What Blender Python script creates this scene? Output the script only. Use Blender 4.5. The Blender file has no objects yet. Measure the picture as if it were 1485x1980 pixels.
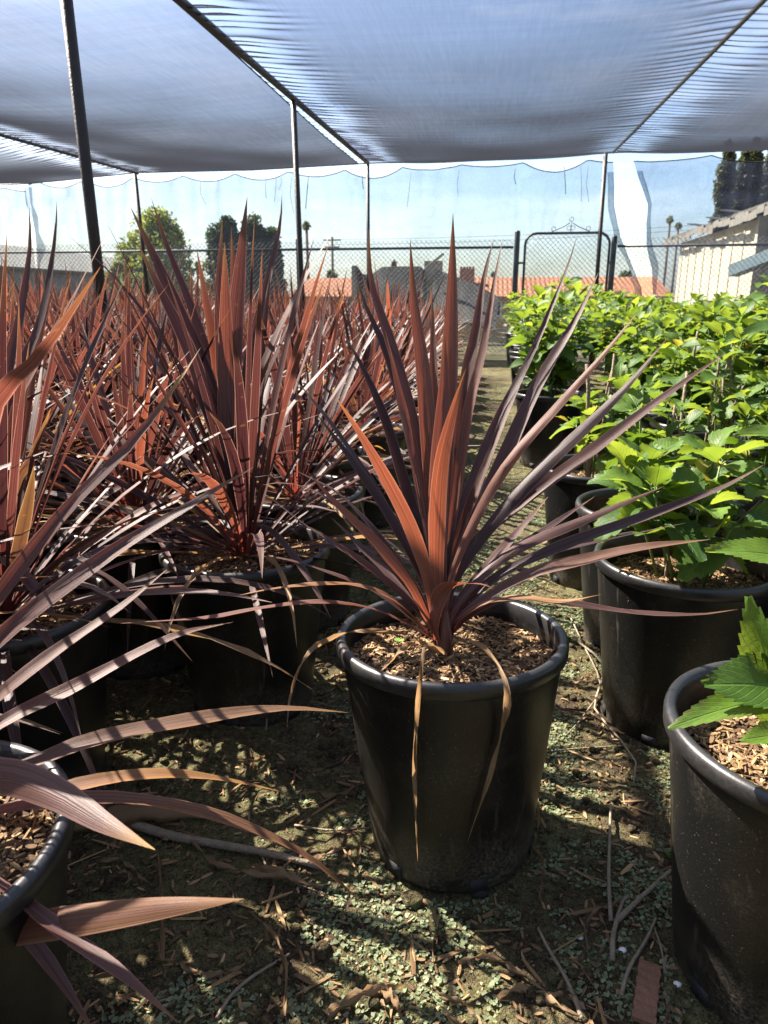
import bpy, math, random
from mathutils import Vector, Matrix, Quaternion, noise
R = math.radians
V = Vector
sc = bpy.context.scene
COL = sc.collection
random.seed(7)

# ------------------------------------------------------------------ camera
FPX, CW, CH = 1400.0, 1485.0, 1980.0
PITCH, YAW, CAMH = R(16.5), R(8.24), 1.05
CAM = V((0, 0, CAMH))
cam_d = bpy.data.cameras.new('camera'); cam = bpy.data.objects.new('camera', cam_d); COL.objects.link(cam)
cam.location = CAM; cam.rotation_euler = (math.pi / 2 - PITCH, 0, YAW)
cam_d.sensor_fit = 'HORIZONTAL'; cam_d.sensor_width = 7.3; cam_d.lens = 7.3 * FPX / CW
cam_d.clip_start = 0.02; cam_d.clip_end = 6000
cam_d.dof.use_dof = True; cam_d.dof.focus_distance = 1.3; cam_d.dof.aperture_fstop = 2.6
sc.camera = cam
RM = cam.rotation_euler.to_matrix()

def P(px, py, zc):
    return CAM + RM @ V(((px - CW / 2) / FPX * zc, (CH / 2 - py) / FPX * zc, -zc))
def depth(p):
    return -(RM.transposed() @ (V(p) - CAM)).z
def on_y(px, py, Y):
    d = P(px, py, 1) - CAM
    return CAM + d * (Y / d.y)
def on_z(px, py, Z):
    d = P(px, py, 1) - CAM
    return CAM + d * ((Z - CAMH) / d.z)
def W(xc, yc):
    return V((xc * math.cos(YAW) - yc * math.sin(YAW), xc * math.sin(YAW) + yc * math.cos(YAW), 0))

def sstep(a, b, x):
    t = max(0.0, min(1.0, (x - a) / (b - a))); return t * t * (3 - 2 * t)

def gz(x, y, detail=True):
    z = 0.02 * max(0, min(y, 13) - 2)
    if y > 13: z -= 1.9 * sstep(13, 36, y)
    if abs(x) > 14 : z -= 0.0
    if detail:
        r = math.hypot(x, y)
        if r < 12:
            f = 1 - sstep(5, 12, r)
            z += f * (0.016 * noise.noise(V((x * 2.3, y * 2.3, 0))) + 0.007 * noise.noise(V((x * 9, y * 9, 3)))
                      + 0.008 * abs(noise.noise(V((x * 27, y * 27, 5)))) + 0.0045 * noise.noise(V((x * 60, y * 60, 9))) + .0022 * noise.noise(V((x * 120, y * 120, 1))))
    return z

# ------------------------------------------------------------------ mesh builder
class MB:
    def __init__(s):
        s.v = []; s.f = []; s.mi = []; s.uv = []; s.c = []
    def vert(s, p, uv=(0, 0), c=(0.5, 0, 0)):
        s.v.append(tuple(p)); s.uv.append(uv); s.c.append(c); return len(s.v) - 1
    def face(s, *ids, m=0):
        s.f.append(ids); s.mi.append(m)
    def grid(s, rows, m=0, uvs=None, cs=None, close=False):
        b = []
        for i, r in enumerate(rows):
            b.append([s.vert(p, uvs[i][j] if uvs else (j / max(1, len(r) - 1), i / max(1, len(rows) - 1)), cs[i][j] if cs else (0.5, 0, 0)) for j, p in enumerate(r)])
        n = len(rows[0])
        for i in range(len(rows) - 1):
            for j in range(n if close else n - 1):
                k = (j + 1) % n
                s.face(b[i][j], b[i][k], b[i + 1][k], b[i + 1][j], m=m)
        return b
    def box(s, c, sx, sy, sz, rot=None, m=0, col=(0.5, 0, 0), jit=0):
        c = V(c); ids = []
        for dz in (-1, 1):
            for dx, dy in ((-1, -1), (1, -1), (1, 1), (-1, 1)):
                p = V((dx * sx / 2, dy * sy / 2, dz * sz / 2))
                if jit: p = V((p.x * (1 + random.uniform(-jit, jit)), p.y * (1 + random.uniform(-jit, jit)), p.z))
                if rot is not None: p = rot @ p
                ids.append(s.vert(c + p, (dx * .5 + .5, dy * .5 + .5), col))
        a = ids
        for q in ((3, 2, 1, 0), (4, 5, 6, 7), (0, 1, 5, 4), (1, 2, 6, 5), (2, 3, 7, 6), (3, 0, 4, 7)):
            s.face(*[a[k] for k in q], m=m)
    def tube(s, pts, r, n=7, m=0, col=(0.5, 0, 0), cap=True):
        pts = [V(p) for p in pts]; rr = r if isinstance(r, (list, tuple)) else [r] * len(pts)
        rows = []; prev = None
        for i, p in enumerate(pts):
            t = (pts[min(i + 1, len(pts) - 1)] - pts[max(i - 1, 0)])
            t = t.normalized() if t.length > 1e-9 else V((0, 0, 1))
            if prev is None:
                a = t.orthogonal().normalized()
            else:
                a = (prev - t * prev.dot(t)).normalized()
            prev = a; b = t.cross(a)
            rows.append([p + (a * math.cos(2 * math.pi * k / n) + b * math.sin(2 * math.pi * k / n)) * rr[i] for k in range(n)])
        g = s.grid(rows, m=m, close=True, cs=[[col] * n for _ in rows])
        if cap:
            s.face(*reversed(g[0]), m=m); s.face(*g[-1], m=m)
    def lathe(s, prof, n=48, c=(0, 0, 0), m=0, cap0=False, cap1=False):
        rows = [[V((c[0] + r * math.cos(2 * math.pi * k / n), c[1] + r * math.sin(2 * math.pi * k / n), c[2] + z)) for k in range(n)] for r, z in prof]
        L = [0]
        for (r0, z0), (r1, z1) in zip(prof, prof[1:]): L.append(L[-1] + math.hypot(r1 - r0, z1 - z0))
        g = s.grid(rows, m=m, close=True, uvs=[[(k / n, L[i]) for k in range(n)] for i in range(len(prof))])
        if cap0: s.face(*reversed(g[0]), m=m)
        if cap1: s.face(*g[-1], m=m)
    def mesh(s, name, mats, smooth=True):
        me = bpy.data.meshes.new(name)
        me.from_pydata(s.v, [], s.f)
        for mm in (mats if isinstance(mats, (list, tuple)) else [mats]): me.materials.append(mm)
        me.polygons.foreach_set('material_index', s.mi)
        me.polygons.foreach_set('use_smooth', [smooth] * len(s.f))
        uvl = me.uv_layers.new(name='UVMap')
        li = [0] * len(me.loops); me.loops.foreach_get('vertex_index', li)
        flat = []
        for k in li: flat.extend(s.uv[k])
        uvl.data.foreach_set('uv', flat)
        at = me.attributes.new('leafcol', 'FLOAT_COLOR', 'POINT')
        fl = []
        for c in s.c: fl.extend((c[0], c[1], c[2], c[3] if len(c) > 3 else 0.0))
        at.data.foreach_set('color', fl)
        me.update(); return me
    def build(s, name, mats, parent=None, smooth=True, loc=None):
        o = bpy.data.objects.new(name, s.mesh(name, mats, smooth)); COL.objects.link(o)
        if parent is not None: o.parent = parent
        if loc is not None: o.location = loc
        return o

def tag(o, label=None, cat=None, group=None, kind=None):
    if label: o['label'] = label
    if cat: o['category'] = cat
    if group: o['group'] = group
    if kind: o['kind'] = kind
    return o
def empty(name, loc=(0, 0, 0), rz=0, label=None, cat=None, group=None):
    o = bpy.data.objects.new(name, None); COL.objects.link(o); o.empty_display_size = .05
    o.location = loc; o.rotation_euler = (0, 0, rz); return tag(o, label, cat, group)
def copy_tree(o, parent=None):
    c = o.copy(); COL.objects.link(c)
    if parent is not None: c.parent = parent
    for ch in list(o.children): copy_tree(ch, c)
    return c
def link_copy(src, parent):
    c = src.copy(); COL.objects.link(c); c.parent = parent; return c

# ------------------------------------------------------------------ materials
class NT:
    def __init__(s, name):
        s.mat = bpy.data.materials.new(name); s.mat.use_nodes = True
        s.t = s.mat.node_tree; s.t.nodes.clear()
        s.out = s.n('ShaderNodeOutputMaterial')
    def n(s, typ, **kw):
        nd = s.t.nodes.new(typ)
        for k, v in kw.items():
            if k in nd.inputs.keys(): s.set(nd.inputs[k], v)
            else: setattr(nd, k, v)
        return nd
    def set(s, inp, v):
        if isinstance(v, bpy.types.NodeSocket): s.t.links.new(v, inp)
        else:
            if inp.type == 'RGBA' and not hasattr(v, '__len__'): v = (v, v, v, 1)
            elif inp.type == 'RGBA' and len(v) == 3: v = (*v, 1)
            inp.default_value = v
    def math(s, op, a, b=0.0, c=0.0, clamp=False):
        nd = s.n('ShaderNodeMath', operation=op); nd.use_clamp = clamp
        s.set(nd.inputs[0], a); s.set(nd.inputs[1], b); s.set(nd.inputs[2], c); return nd.outputs[0]
    def mix(s, f, a, b, mode='MIX'):
        nd = s.n('ShaderNodeMix', data_type='RGBA', blend_type=mode); nd.clamp_factor = True
        s.set(nd.inputs[0], f); s.set(nd.inputs[6], a); s.set(nd.inputs[7], b); return nd.outputs[2]
    def noise(s, vec, scale, detail=4, rough=.55, dim='3D', dist=0):
        nd = s.n('ShaderNodeTexNoise', noise_dimensions=dim)
        if vec is not None: s.set(nd.inputs['Vector'], vec)
        s.set(nd.inputs['Scale'], scale); s.set(nd.inputs['Detail'], detail); s.set(nd.inputs['Roughness'], rough); s.set(nd.inputs['Distortion'], dist)
        return nd.outputs['Fac']
    def ramp(s, fac, *stops):
        nd = s.n('ShaderNodeValToRGB'); cr = nd.color_ramp
        while len(cr.elements) < len(stops): cr.elements.new(.5)
        for e, (p, c) in zip(cr.elements, stops):
            e.position = p; e.color = (c, c, c, 1) if not hasattr(c, '__len__') else (*c[:3], 1)
        s.set(nd.inputs[0], fac); return nd.outputs[0]
    def mapr(s, v, a, b, c=0., d=1.):
        nd = s.n('ShaderNodeMapRange'); s.set(nd.inputs[0], v)
        for k, q in enumerate((a, b, c, d)): s.set(nd.inputs[k + 1], q)
        return nd.outputs[0]
    def mapping(s, vec, scale=(1, 1, 1), rot=(0, 0, 0)):
        nd = s.n('ShaderNodeMapping'); s.set(nd.inputs['Vector'], vec); s.set(nd.inputs['Scale'], scale); s.set(nd.inputs['Rotation'], rot); return nd.outputs[0]
    def bump(s, h, strength=.5, dist=.01):
        nd = s.n('ShaderNodeBump'); s.set(nd.inputs['Height'], h); s.set(nd.inputs['Strength'], strength); s.set(nd.inputs['Distance'], dist); return nd.outputs[0]
    def coord(s, k): return s.n('ShaderNodeTexCoord').outputs[k]
    def attr(s):
        a = s.n('ShaderNodeAttribute', attribute_name='leafcol'); b = s.n('ShaderNodeSeparateColor'); s.set(b.inputs[0], a.outputs['Color']); return b.outputs
    def prin(s, col, rough=.5, normal=None, spec=.5, metal=0.0, **kw):
        p = s.n('ShaderNodeBsdfPrincipled'); s.set(p.inputs['Base Color'], col); s.set(p.inputs['Roughness'], rough)
        s.set(p.inputs['Specular IOR Level'], spec); s.set(p.inputs['Metallic'], metal)
        if normal is not None: s.set(p.inputs['Normal'], normal)
        for k, v in kw.items(): s.set(p.inputs[k], v)
        return p.outputs[0]
    def done(s, sh):
        s.t.links.new(sh, s.out.inputs['Surface']); return s.mat

def simple(name, col, rough=.6, nscale=20, var=.3, bump=.2, spec=.4, metal=0):
    m = NT(name); o = m.coord('Object')
    f = m.noise(o, nscale, 5); c = m.mix(f, [x * (1 - var) for x in col], [min(1, x * (1 + var)) for x in col])
    return m.done(m.prin(c, rough, m.bump(m.noise(o, nscale * 3, 4), bump, .01), spec, metal))

def make_cordyline_mat():
    m = NT('cordyline_leaf'); a = m.attr(); rb = m.math('MULTIPLY', m.n('ShaderNodeAttribute', attribute_name='leafcol').outputs['Alpha'], .45); uv = m.coord('UV'); ob = m.coord('Object')
    st = m.noise(m.mapping(uv, (13, .35, 1)), 1.0, 3, .7)
    sx = m.n('ShaderNodeSeparateXYZ'); m.set(sx.inputs[0], uv); ed = m.math('ABSOLUTE', m.math('SUBTRACT', m.math('FRACT', sx.outputs[0]), .5))
    edge = m.mapr(ed, .43, .5, 0, .55); mid = m.mapr(ed, .0, .05, .55, 0.)
    st2 = m.noise(m.mapping(uv, (26, .8, 1)), 1.0, 2, .6)
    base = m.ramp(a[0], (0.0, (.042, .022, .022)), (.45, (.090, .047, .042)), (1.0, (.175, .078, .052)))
    base = m.mix(m.mapr(st, .3, .7), m.mix(1, base, (.5, .48, .5), 'MULTIPLY'), m.mix(1, base, (1.5, 1.45, 1.4), 'MULTIPLY'))
    base = m.mix(edge, base, (.30, .17, .14)); base = m.mix(mid, base, m.mix(1, base, .45, 'MULTIPLY'))
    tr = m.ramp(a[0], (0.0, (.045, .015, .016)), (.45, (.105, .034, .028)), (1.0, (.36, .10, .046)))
    tr = m.mix(m.mapr(m.math('ADD', m.math('MULTIPLY', st2, .5), m.math('MULTIPLY', st, .5)), .35, .65), m.mix(1, tr, (.34, .26, .26), 'MULTIPLY'), m.mix(1, tr, (1.3, 1.25, 1.2), 'MULTIPLY'))
    tr = m.mix(edge, tr, (.55, .28, .20)); tr = m.mix(mid, tr, m.mix(1, tr, .4, 'MULTIPLY'))
    base = m.mix(rb, base, (.17, .036, .028)); tr = m.mix(rb, tr, (.36, .05, .034))
    spots = m.mapr(m.noise(ob, 60, 3), .66, .74)
    yel = m.math('ADD', a[1], m.math('MULTIPLY', spots, .12), clamp=True)
    base = m.mix(yel, base, (.36, .20, .045)); tr = m.mix(yel, tr, (.62, .36, .06))
    dry = m.mix(st, (.17, .105, .055), (.36, .25, .14))
    base = m.mix(a[2], base, dry); tr = m.mix(a[2], tr, (.34, .2, .09))
    nb = m.bump(m.math('ADD', st, m.math('MULTIPLY', st2, .6)), .35, .002)
    ro = m.mapr(st, .2, .8, .42, .58)
    ro = m.math('ADD', ro, m.math('MULTIPLY', a[2], .25))
    p = m.prin(base, ro, nb, .42)
    t = m.n('ShaderNodeBsdfTranslucent'); m.set(t.inputs[0], tr); m.set(t.inputs['Normal'], nb)
    mx = m.n('ShaderNodeMixShader'); m.set(mx.inputs[0], .42); m.t.links.new(p, mx.inputs[1]); m.t.links.new(t.outputs[0], mx.inputs[2])
    return m.done(mx.outputs[0])

def make_green_mat():
    m = NT('broad_green_leaf'); a = m.attr(); uv = m.coord('UV'); ob = m.coord('Object')
    sx = m.n('ShaderNodeSeparateXYZ'); m.set(sx.inputs[0], uv)
    u = m.math('ABSOLUTE', m.math('SUBTRACT', sx.outputs[0], .5))
    q = m.math('SUBTRACT', m.math('MULTIPLY', sx.outputs[1], 9.0), m.math('MULTIPLY', u, 8.0))
    fr = m.math('ABSOLUTE', m.math('SUBTRACT', m.math('FRACT', q), .5))
    vein = m.mapr(fr, 0.0, .09, 1., 0.)
    mid = m.mapr(u, 0, .03, 1, 0)
    vn = m.math('MAXIMUM', m.math('MULTIPLY', vein, .8), mid)
    nz = m.noise(ob, 35, 4)
    base = m.ramp(a[0], (0.0, (.020, .058, .009)), (.5, (.052, .110, .013)), (1.0, (.095, .17, .02)))
    base = m.mix(m.mapr(nz, .3, .7), m.mix(1, base, .78, 'MULTIPLY'), m.mix(1, base, 1.25, 'MULTIPLY'))
    base = m.mix(m.math('MULTIPLY', vn, .4), base, (.17, .28, .07))
    tr = m.ramp(a[0], (0.0, (.09, .165, .009)), (.5, (.20, .285, .026)), (1.0, (.34, .42, .04)))
    tr = m.mix(m.math('MULTIPLY', vn, .45), tr, (.12, .22, .01))
    base = m.mix(a[1], base, (.45, .36, .04)); tr = m.mix(a[1], tr, (.7, .5, .05))
    base = m.mix(a[2], base, (.10, .06, .03)); tr = m.mix(a[2], tr, (.1, .06, .02))
    hb = m.math('ADD', m.math('MULTIPLY', vn, -1.0), m.math('MULTIPLY', m.noise(ob, 140, 2), .5))
    nb = m.bump(hb, .45, .003)
    p = m.prin(base, .52, nb, .32)
    t = m.n('ShaderNodeBsdfTranslucent'); m.set(t.inputs[0], tr); m.set(t.inputs['Normal'], nb)
    mx = m.n('ShaderNodeMixShader'); m.set(mx.inputs[0], .40); m.t.links.new(p, mx.inputs[1]); m.t.links.new(t.outputs[0], mx.inputs[2])
    return m.done(mx.outputs[0])

def make_pot_mat():
    m = NT('black_nursery_plastic'); g = m.coord('Object')
    sx = m.n('ShaderNodeSeparateXYZ'); m.set(sx.inputs[0], g)
    n1 = m.noise(g, 7, 5, .6); n2 = m.noise(g, 170, 3, .7); n3 = m.noise(m.mapping(g, (40, 40, 3)), 1, 4)
    low = m.mapr(sx.outputs[2], .0, .14, 1.5, .0)
    d = m.math('ADD', m.math('MULTIPLY', low, m.mapr(n1, .35, .6, .03, .42)), m.mapr(n1, .52, .8, .0, .18))
    d = m.math('MULTIPLY', d, m.mapr(n2, .42, .66, .12, 1.0))
    d = m.math('ADD', d, m.mapr(m.noise(g, 300, 2), .68, .74, 0, .40), clamp=True)
    d = m.math('ADD', d, m.mapr(n3, .63, .75, 0, .16), clamp=True)
    c = m.mix(d, (.006, .006, .006), (.26, .22, .165))
    nb = m.bump(m.math('ADD', n2, m.math('MULTIPLY', n1, 2)), .22, .003)
    return m.done(m.prin(c, m.mapr(d, 0, .6, .36, .85), nb, .42))

def make_rim_mat():
    m = NT('black_rim_plastic'); g = m.coord('Object')
    n1 = m.noise(g, 9, 5, .6); n2 = m.noise(g, 160, 3, .7)
    d = m.math('MULTIPLY', m.mapr(n1, .4, .75, 0.0, .35), m.mapr(n2, .35, .65, .3, 1.0))
    c = m.mix(d, (.012, .0125, .014), (.10, .09, .075))
    return m.done(m.prin(c, m.mapr(d, 0, .5, .33, .65), m.bump(n2, .12, .002), .5))

def make_soil_mat():
    m = NT('dark_potting_mix'); g = m.coord('Object')
    n = m.noise(g, 60, 6, .7); c = m.ramp(n, (.3, (.02, .013, .008)), (.55, (.07, .045, .026)), (.8, (.16, .105, .06)))
    return m.done(m.prin(c, .9, m.bump(m.noise(g, 110, 5, .7), .9, .012), .2))

def make_chip_mat():
    m = NT('shredded_bark'); a = m.attr(); g = m.coord('Object')
    gr = m.noise(m.mapping(m.coord('UV'), (9, 1, 1)), 2, 4)
    c = m.ramp(a[0], (0., (.055, .03, .016)), (.4, (.16, .095, .045)), (.75, (.32, .205, .095)), (1., (.46, .33, .18)))
    c = m.mix(gr, m.mix(1, c, .65, 'MULTIPLY'), m.mix(1, c, 1.2, 'MULTIPLY'))
    return m.done(m.prin(c, .8, m.bump(m.noise(g, 400, 3), .5, .002), .3))

def make_ground_mat():
    m = NT('damp_mossy_soil'); g = m.coord('Object')
    n1 = m.noise(g, 2.2, 5, .6); n2 = m.noise(g, 16, 6, .65); n3 = m.noise(g, 75, 5, .7); n4 = m.noise(g, 260, 3, .7)
    soil = m.ramp(n3, (.28, (.014, .009, .005)), (.5, (.06, .038, .02)), (.75, (.14, .095, .052)))
    moss = m.ramp(n3, (.28, (.04, .038, .014)), (.5, (.16, .15, .06)), (.75, (.29, .275, .12)))
    f = m.mapr(m.math('ADD', m.math('MULTIPLY', n1, .65), m.math('MULTIPLY', n2, .45)), .46, .62)
    c = m.mix(f, soil, moss)
    c = m.mix(m.mapr(n4, .56, .66, 0, .75), c, (.27, .20, .11)); c = m.mix(m.mapr(n4, .36, .46, .8, 0), c, (.014, .010, .006))
    nb = m.bump(m.math('ADD', n3, m.math('MULTIPLY', n4, .7)), 1.0, .02)
    return m.done(m.prin(c, .9, nb, .25))

def make_cloth_mat(name, k, col, tcol, streak=.5, tint=(1, 1, 1), pw=1.5):
    # woven shade cloth: open weave, so cover rises with the slant path through the threads
    m = NT(name); ob = m.coord('Object'); ge = m.n('ShaderNodeNewGeometry')
    dt = m.n('ShaderNodeVectorMath', operation='DOT_PRODUCT'); m.set(dt.inputs[0], ge.outputs['Normal']); m.set(dt.inputs[1], ge.outputs['Incoming'])
    cs = m.math('POWER', m.math('MAXIMUM', m.math('ABSOLUTE', dt.outputs['Value']), .04), pw)
    s1 = m.noise(m.mapping(ob, (44, 1.1, 44)), 1, 4, .65); s2 = m.noise(m.mapping(ob, (.6, 60, .6)), 1, 4, .65)
    s3 = m.noise(ob, 1.1, 4, .6); s4 = m.noise(m.mapping(ob, (110, 2.5, 110)), 1, 2, .6)
    v = m.math('ADD', m.math('ADD', s1, s4), m.math('ADD', s2, s3)); v = m.mapr(v, 1.5, 2.5, 1 - streak, 1 + streak)
    kk = m.math('MULTIPLY', v, k)
    T = m.math('POWER', 2.71828, m.math('MULTIPLY', m.math('DIVIDE', kk, cs), -1.0), clamp=True)
    d = m.n('ShaderNodeBsdfDiffuse'); m.set(d.inputs[0], col)
    t = m.n('ShaderNodeBsdfTranslucent'); m.set(t.inputs[0], tcol)
    ad = m.n('ShaderNodeAddShader'); m.t.links.new(d.outputs[0], ad.inputs[0]); m.t.links.new(t.outputs[0], ad.inputs[1])
    tp = m.n('ShaderNodeBsdfTransparent'); m.set(tp.inputs[0], tint)
    mx = m.n('ShaderNodeMixShader'); m.set(mx.inputs[0], T); m.t.links.new(ad.outputs[0], mx.inputs[1]); m.t.links.new(tp.outputs[0], mx.inputs[2])
    return m.done(mx.outputs[0])

def make_tile_mat():
    m = NT('terracotta_tiles'); ob = m.coord('Object')
    w = m.n('ShaderNodeTexWave', wave_type='BANDS', bands_direction='X'); m.set(w.inputs['Vector'], ob); m.set(w.inputs['Scale'], 1.1); m.set(w.inputs['Distortion'], .3)
    n = m.noise(ob, 2.5, 5)
    c = m.mix(m.mapr(n, .3, .7), (.24, .085, .042), (.34, .15, .075)); c = m.mix(m.math('MULTIPLY', w.outputs['Fac'], .35), c, (.2, .07, .04))
    return m.done(m.prin(c, .8, m.bump(w.outputs['Fac'], .8, .05), .2))

def make_stucco():
    m = NT('cream_stucco_boards'); ob = m.coord('Object')
    n = m.noise(ob, 3, 6); n2 = m.noise(ob, 60, 4)
    c = m.mix(n, (.45, .385, .27), (.60, .53, .40)); c = m.mix(m.mapr(m.noise(ob, 9, 5), .6, .75, 0, .5), c, (.3, .24, .16))
    return m.done(m.prin(c, .85, m.bump(n2, .5, .02), .2))

def make_foliage_mat(name, dark, light):
    m = NT(name); a = m.attr(); c = m.mix(a[0], dark, light)
    p = m.prin(c, .6, None, .3); t = m.n('ShaderNodeBsdfTranslucent'); m.set(t.inputs[0], m.mix(1, c, (1.5, 1.6, .7), 'MULTIPLY'))
    mx = m.n('ShaderNodeMixShader'); m.set(mx.inputs[0], .35); m.t.links.new(p, mx.inputs[1]); m.t.links.new(t.outputs[0], mx.inputs[2])
    return m.done(mx.outputs[0])

M = dict(
    red=make_cordyline_mat(), green=make_green_mat(), pot=make_pot_mat(), rim=make_rim_mat(), soil=make_soil_mat(), chip=make_chip_mat(),
    ground=make_ground_mat(), tile=make_tile_mat(), stucco=make_stucco(),
    roofcloth=make_cloth_mat('blue_black_shade_cloth', .083, (.014, .012, .012), (.011, .012, .016), .15, (.95, .945, 1.0), 1.85),
    net=make_cloth_mat('pale_windbreak_net', .5, (.015, .016, .02), (.016, .018, .026), .35, (.9, .96, 1.0)),
    net2=make_cloth_mat('denser_windbreak_net', .62, (.018, .02, .03), (.022, .026, .042), .35, (.86, .92, 1.0)),
    steel=simple('dark_rusty_steel', (.028, .023, .02), .55, 25, .5, .3, .5, .3),
    galv=simple('weathered_grey_steel', (.06, .062, .06), .5, 30, .4, .2, .5, .5),
    dkgreen=simple('black_painted_steel', (.016, .02, .018), .4, 30, .3, .1),
    wire=simple('galvanised_wire', (.06, .062, .06), .45, 40, .3, .1, .5, .4),
    cord=simple('black_cord', (.012, .012, .013), .7, 60),
    cane=simple('grey_brown_bark', (.19, .145, .095), .8, 40, .45, .6),
    gstem=simple('green_stem', (.09, .16, .03), .5, 40, .3, .2),
    twig=simple('weathered_twig', (.22, .175, .12), .85, 50, .45, .7),
    bark=simple('rough_trunk_bark', (.12, .085, .055), .9, 8, .4, .8),
    liver=make_foliage_mat('pale_liverwort', (.065, .085, .042), (.29, .33, .185)),
    weed=make_foliage_mat('soft_weed_green', (.09, .2, .03), (.16, .3, .05)),
    treeyel=make_foliage_mat('yellow_green_foliage', (.07, .085, .02), (.28, .29, .07)),
    treedark=make_foliage_mat('dark_conifer_foliage', (.018, .03, .014), (.07, .095, .04)),
    cyp=make_foliage_mat('cypress_foliage', (.02, .028, .014), (.085, .09, .042)),
    palm=make_foliage_mat('palm_foliage', (.06, .07, .025), (.16, .16, .06)),
    stone=simple('brown_pebble', (.22, .16, .10), .7, 30, .3, .3),
    greyroof=simple('faded_grey_roofing', (.15, .146, .135), .85, 1.2, .2, .3),
    greywall=simple('grey_painted_siding', (.24, .235, .225), .8, 2, .2, .2),
    darkroof=simple('black_felt_roofing', (.012, .0105, .0095), .9, 3, .4, .6),
    tarp=simple('dusty_grey_sheet', (.06, .053, .048), .85, 2.2, .35, .5),
    brick=simple('red_brick', (.22, .10, .07), .85, 9, .4, .5),
    board=simple('pale_board', (.42, .35, .25), .8, 12, .3, .3),
    ochre=simple('ochre_wall', (.42, .30, .12), .85, 2, .2, .2),
    glass=simple('dark_window_glass', (.03, .035, .04), .15, 2, .2, 0),
    white=simple('white_trim', (.7, .69, .66), .7, 5, .1, .1),
    fascia=simple('peeling_fascia', (.17, .15, .12), .8, 8, .5, .5),
    teal=simple('dull_teal_beam', (.09, .13, .14), .7, 8, .3, .2),
    redwood=simple('red_brown_wood', (.17, .085, .05), .85, 30, .4, .6),
)

# ------------------------------------------------------------------ world and sun
SUN_AZ_LEFT = R(8.24 + 53); SUN_EL = R(46)
to_sun = V((-math.sin(SUN_AZ_LEFT) * math.cos(SUN_EL), math.cos(SUN_AZ_LEFT) * math.cos(SUN_EL), math.sin(SUN_EL)))
wd = bpy.data.worlds.new('World'); sc.world = wd; wd.use_nodes = True
wt = wd.node_tree; wt.nodes.clear()
sky = wt.nodes.new('ShaderNodeTexSky'); sky.sky_type = 'NISHITA'; sky.sun_disc = False
sky.sun_elevation = SUN_EL; sky.sun_rotation = -SUN_AZ_LEFT; sky.air_density = 1.0; sky.dust_density = 1.3; sky.ozone_density = 2.0
bg = wt.nodes.new('ShaderNodeBackground'); bg.inputs[1].default_value = .05
wo = wt.nodes.new('ShaderNodeOutputWorld')
tc = wt.nodes.new('ShaderNodeTexCoord'); mp = wt.nodes.new('ShaderNodeMapping'); mp.inputs['Scale'].default_value = (1.6, 1.6, 9)
nz = wt.nodes.new('ShaderNodeTexNoise'); nz.inputs['Scale'].default_value = 1.7; nz.inputs['Detail'].default_value = 6; nz.inputs['Roughness'].default_value = .6
mr = wt.nodes.new('ShaderNodeMapRange'); mr.inputs[1].default_value = .42; mr.inputs[2].default_value = .72; mr.inputs[4].default_value = .42
mx = wt.nodes.new('ShaderNodeMix'); mx.data_type = 'RGBA'; mx.inputs[7].default_value = (8.5, 8.6, 8.8, 1)
L = wt.links.new
L(tc.outputs['Generated'], mp.inputs[0]); L(mp.outputs[0], nz.inputs['Vector']); L(nz.outputs['Fac'], mr.inputs[0]); L(mr.outputs[0], mx.inputs[0])
L(sky.outputs[0], mx.inputs[6]); L(mx.outputs[2], bg.inputs[0]); L(bg.outputs[0], wo.inputs[0])
sl = bpy.data.lights.new('sun', 'SUN'); sl.energy = 5.0; sl.angle = R(.53); sl.color = (1.0, .91, .76)
so = bpy.data.objects.new('sun', sl); COL.objects.link(so); so.rotation_euler = to_sun.to_track_quat('Z', 'Y').to_euler(); so.location = to_sun * 50
sc.view_settings.view_transform = 'Standard'; sc.view_settings.look = 'None'; sc.view_settings.exposure = 2.58; sc.view_settings.gamma = 1
sc.cycles.max_bounces = 8; sc.cycles.diffuse_bounces = 3; sc.cycles.glossy_bounces = 3; sc.cycles.transmission_bounces = 4; sc.cycles.transparent_max_bounces = 16
sc.cycles.use_denoising = True

# ------------------------------------------------------------------ ground (one sheet to the horizon)
def axis(lo, hi, step, far, ratio):
    a = [lo + i * step for i in range(int(round((hi - lo) / step)) + 1)]
    s = step; x = a[-1]
    while x < far: s *= ratio; x += s; a.append(x)
    s = step; x = a[0]
    while x > -far: s *= ratio; x -= s; a.insert(0, x)
    return a
gx = axis(-1.1, .9, .0075, 3000, 1.16); gy = axis(.4, 2.3, .0075, 3000, 1.12)
gy = [y for y in gy if y > -40] ; gy = [-3000] + gy
g = MB(); rows = [[(x, y, gz(x, y)) for x in gx] for y in gy]
g.grid(rows)
tag(g.build('ground', M['ground']), kind='structure')

# ------------------------------------------------------------------ strap leaf (cordyline)
def catmull(pts, n):
    pts = [V(p) for p in pts]
    if len(pts) == 2: return [pts[0].lerp(pts[1], i / n) for i in range(n + 1)]
    L = [0]
    for a, b in zip(pts, pts[1:]): L.append(L[-1] + max(1e-6, (b - a).length))
    ext = [pts[0] * 2 - pts[1]] + pts + [pts[-1] * 2 - pts[-2]]
    out = []
    for i in range(n + 1):
        s = L[-1] * i / n; k = 0
        while k < len(pts) - 2 and s > L[k + 1]: k += 1
        t = (s - L[k]) / (L[k + 1] - L[k])
        p0, p1, p2, p3 = ext[k:k + 4]
        out.append(.5 * ((2 * p1) + (p2 - p0) * t + (2 * p0 - 5 * p1 + 4 * p2 - p3) * t * t + (3 * p1 - p0 - 3 * p2 + p3) * t ** 3))
    return out

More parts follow.
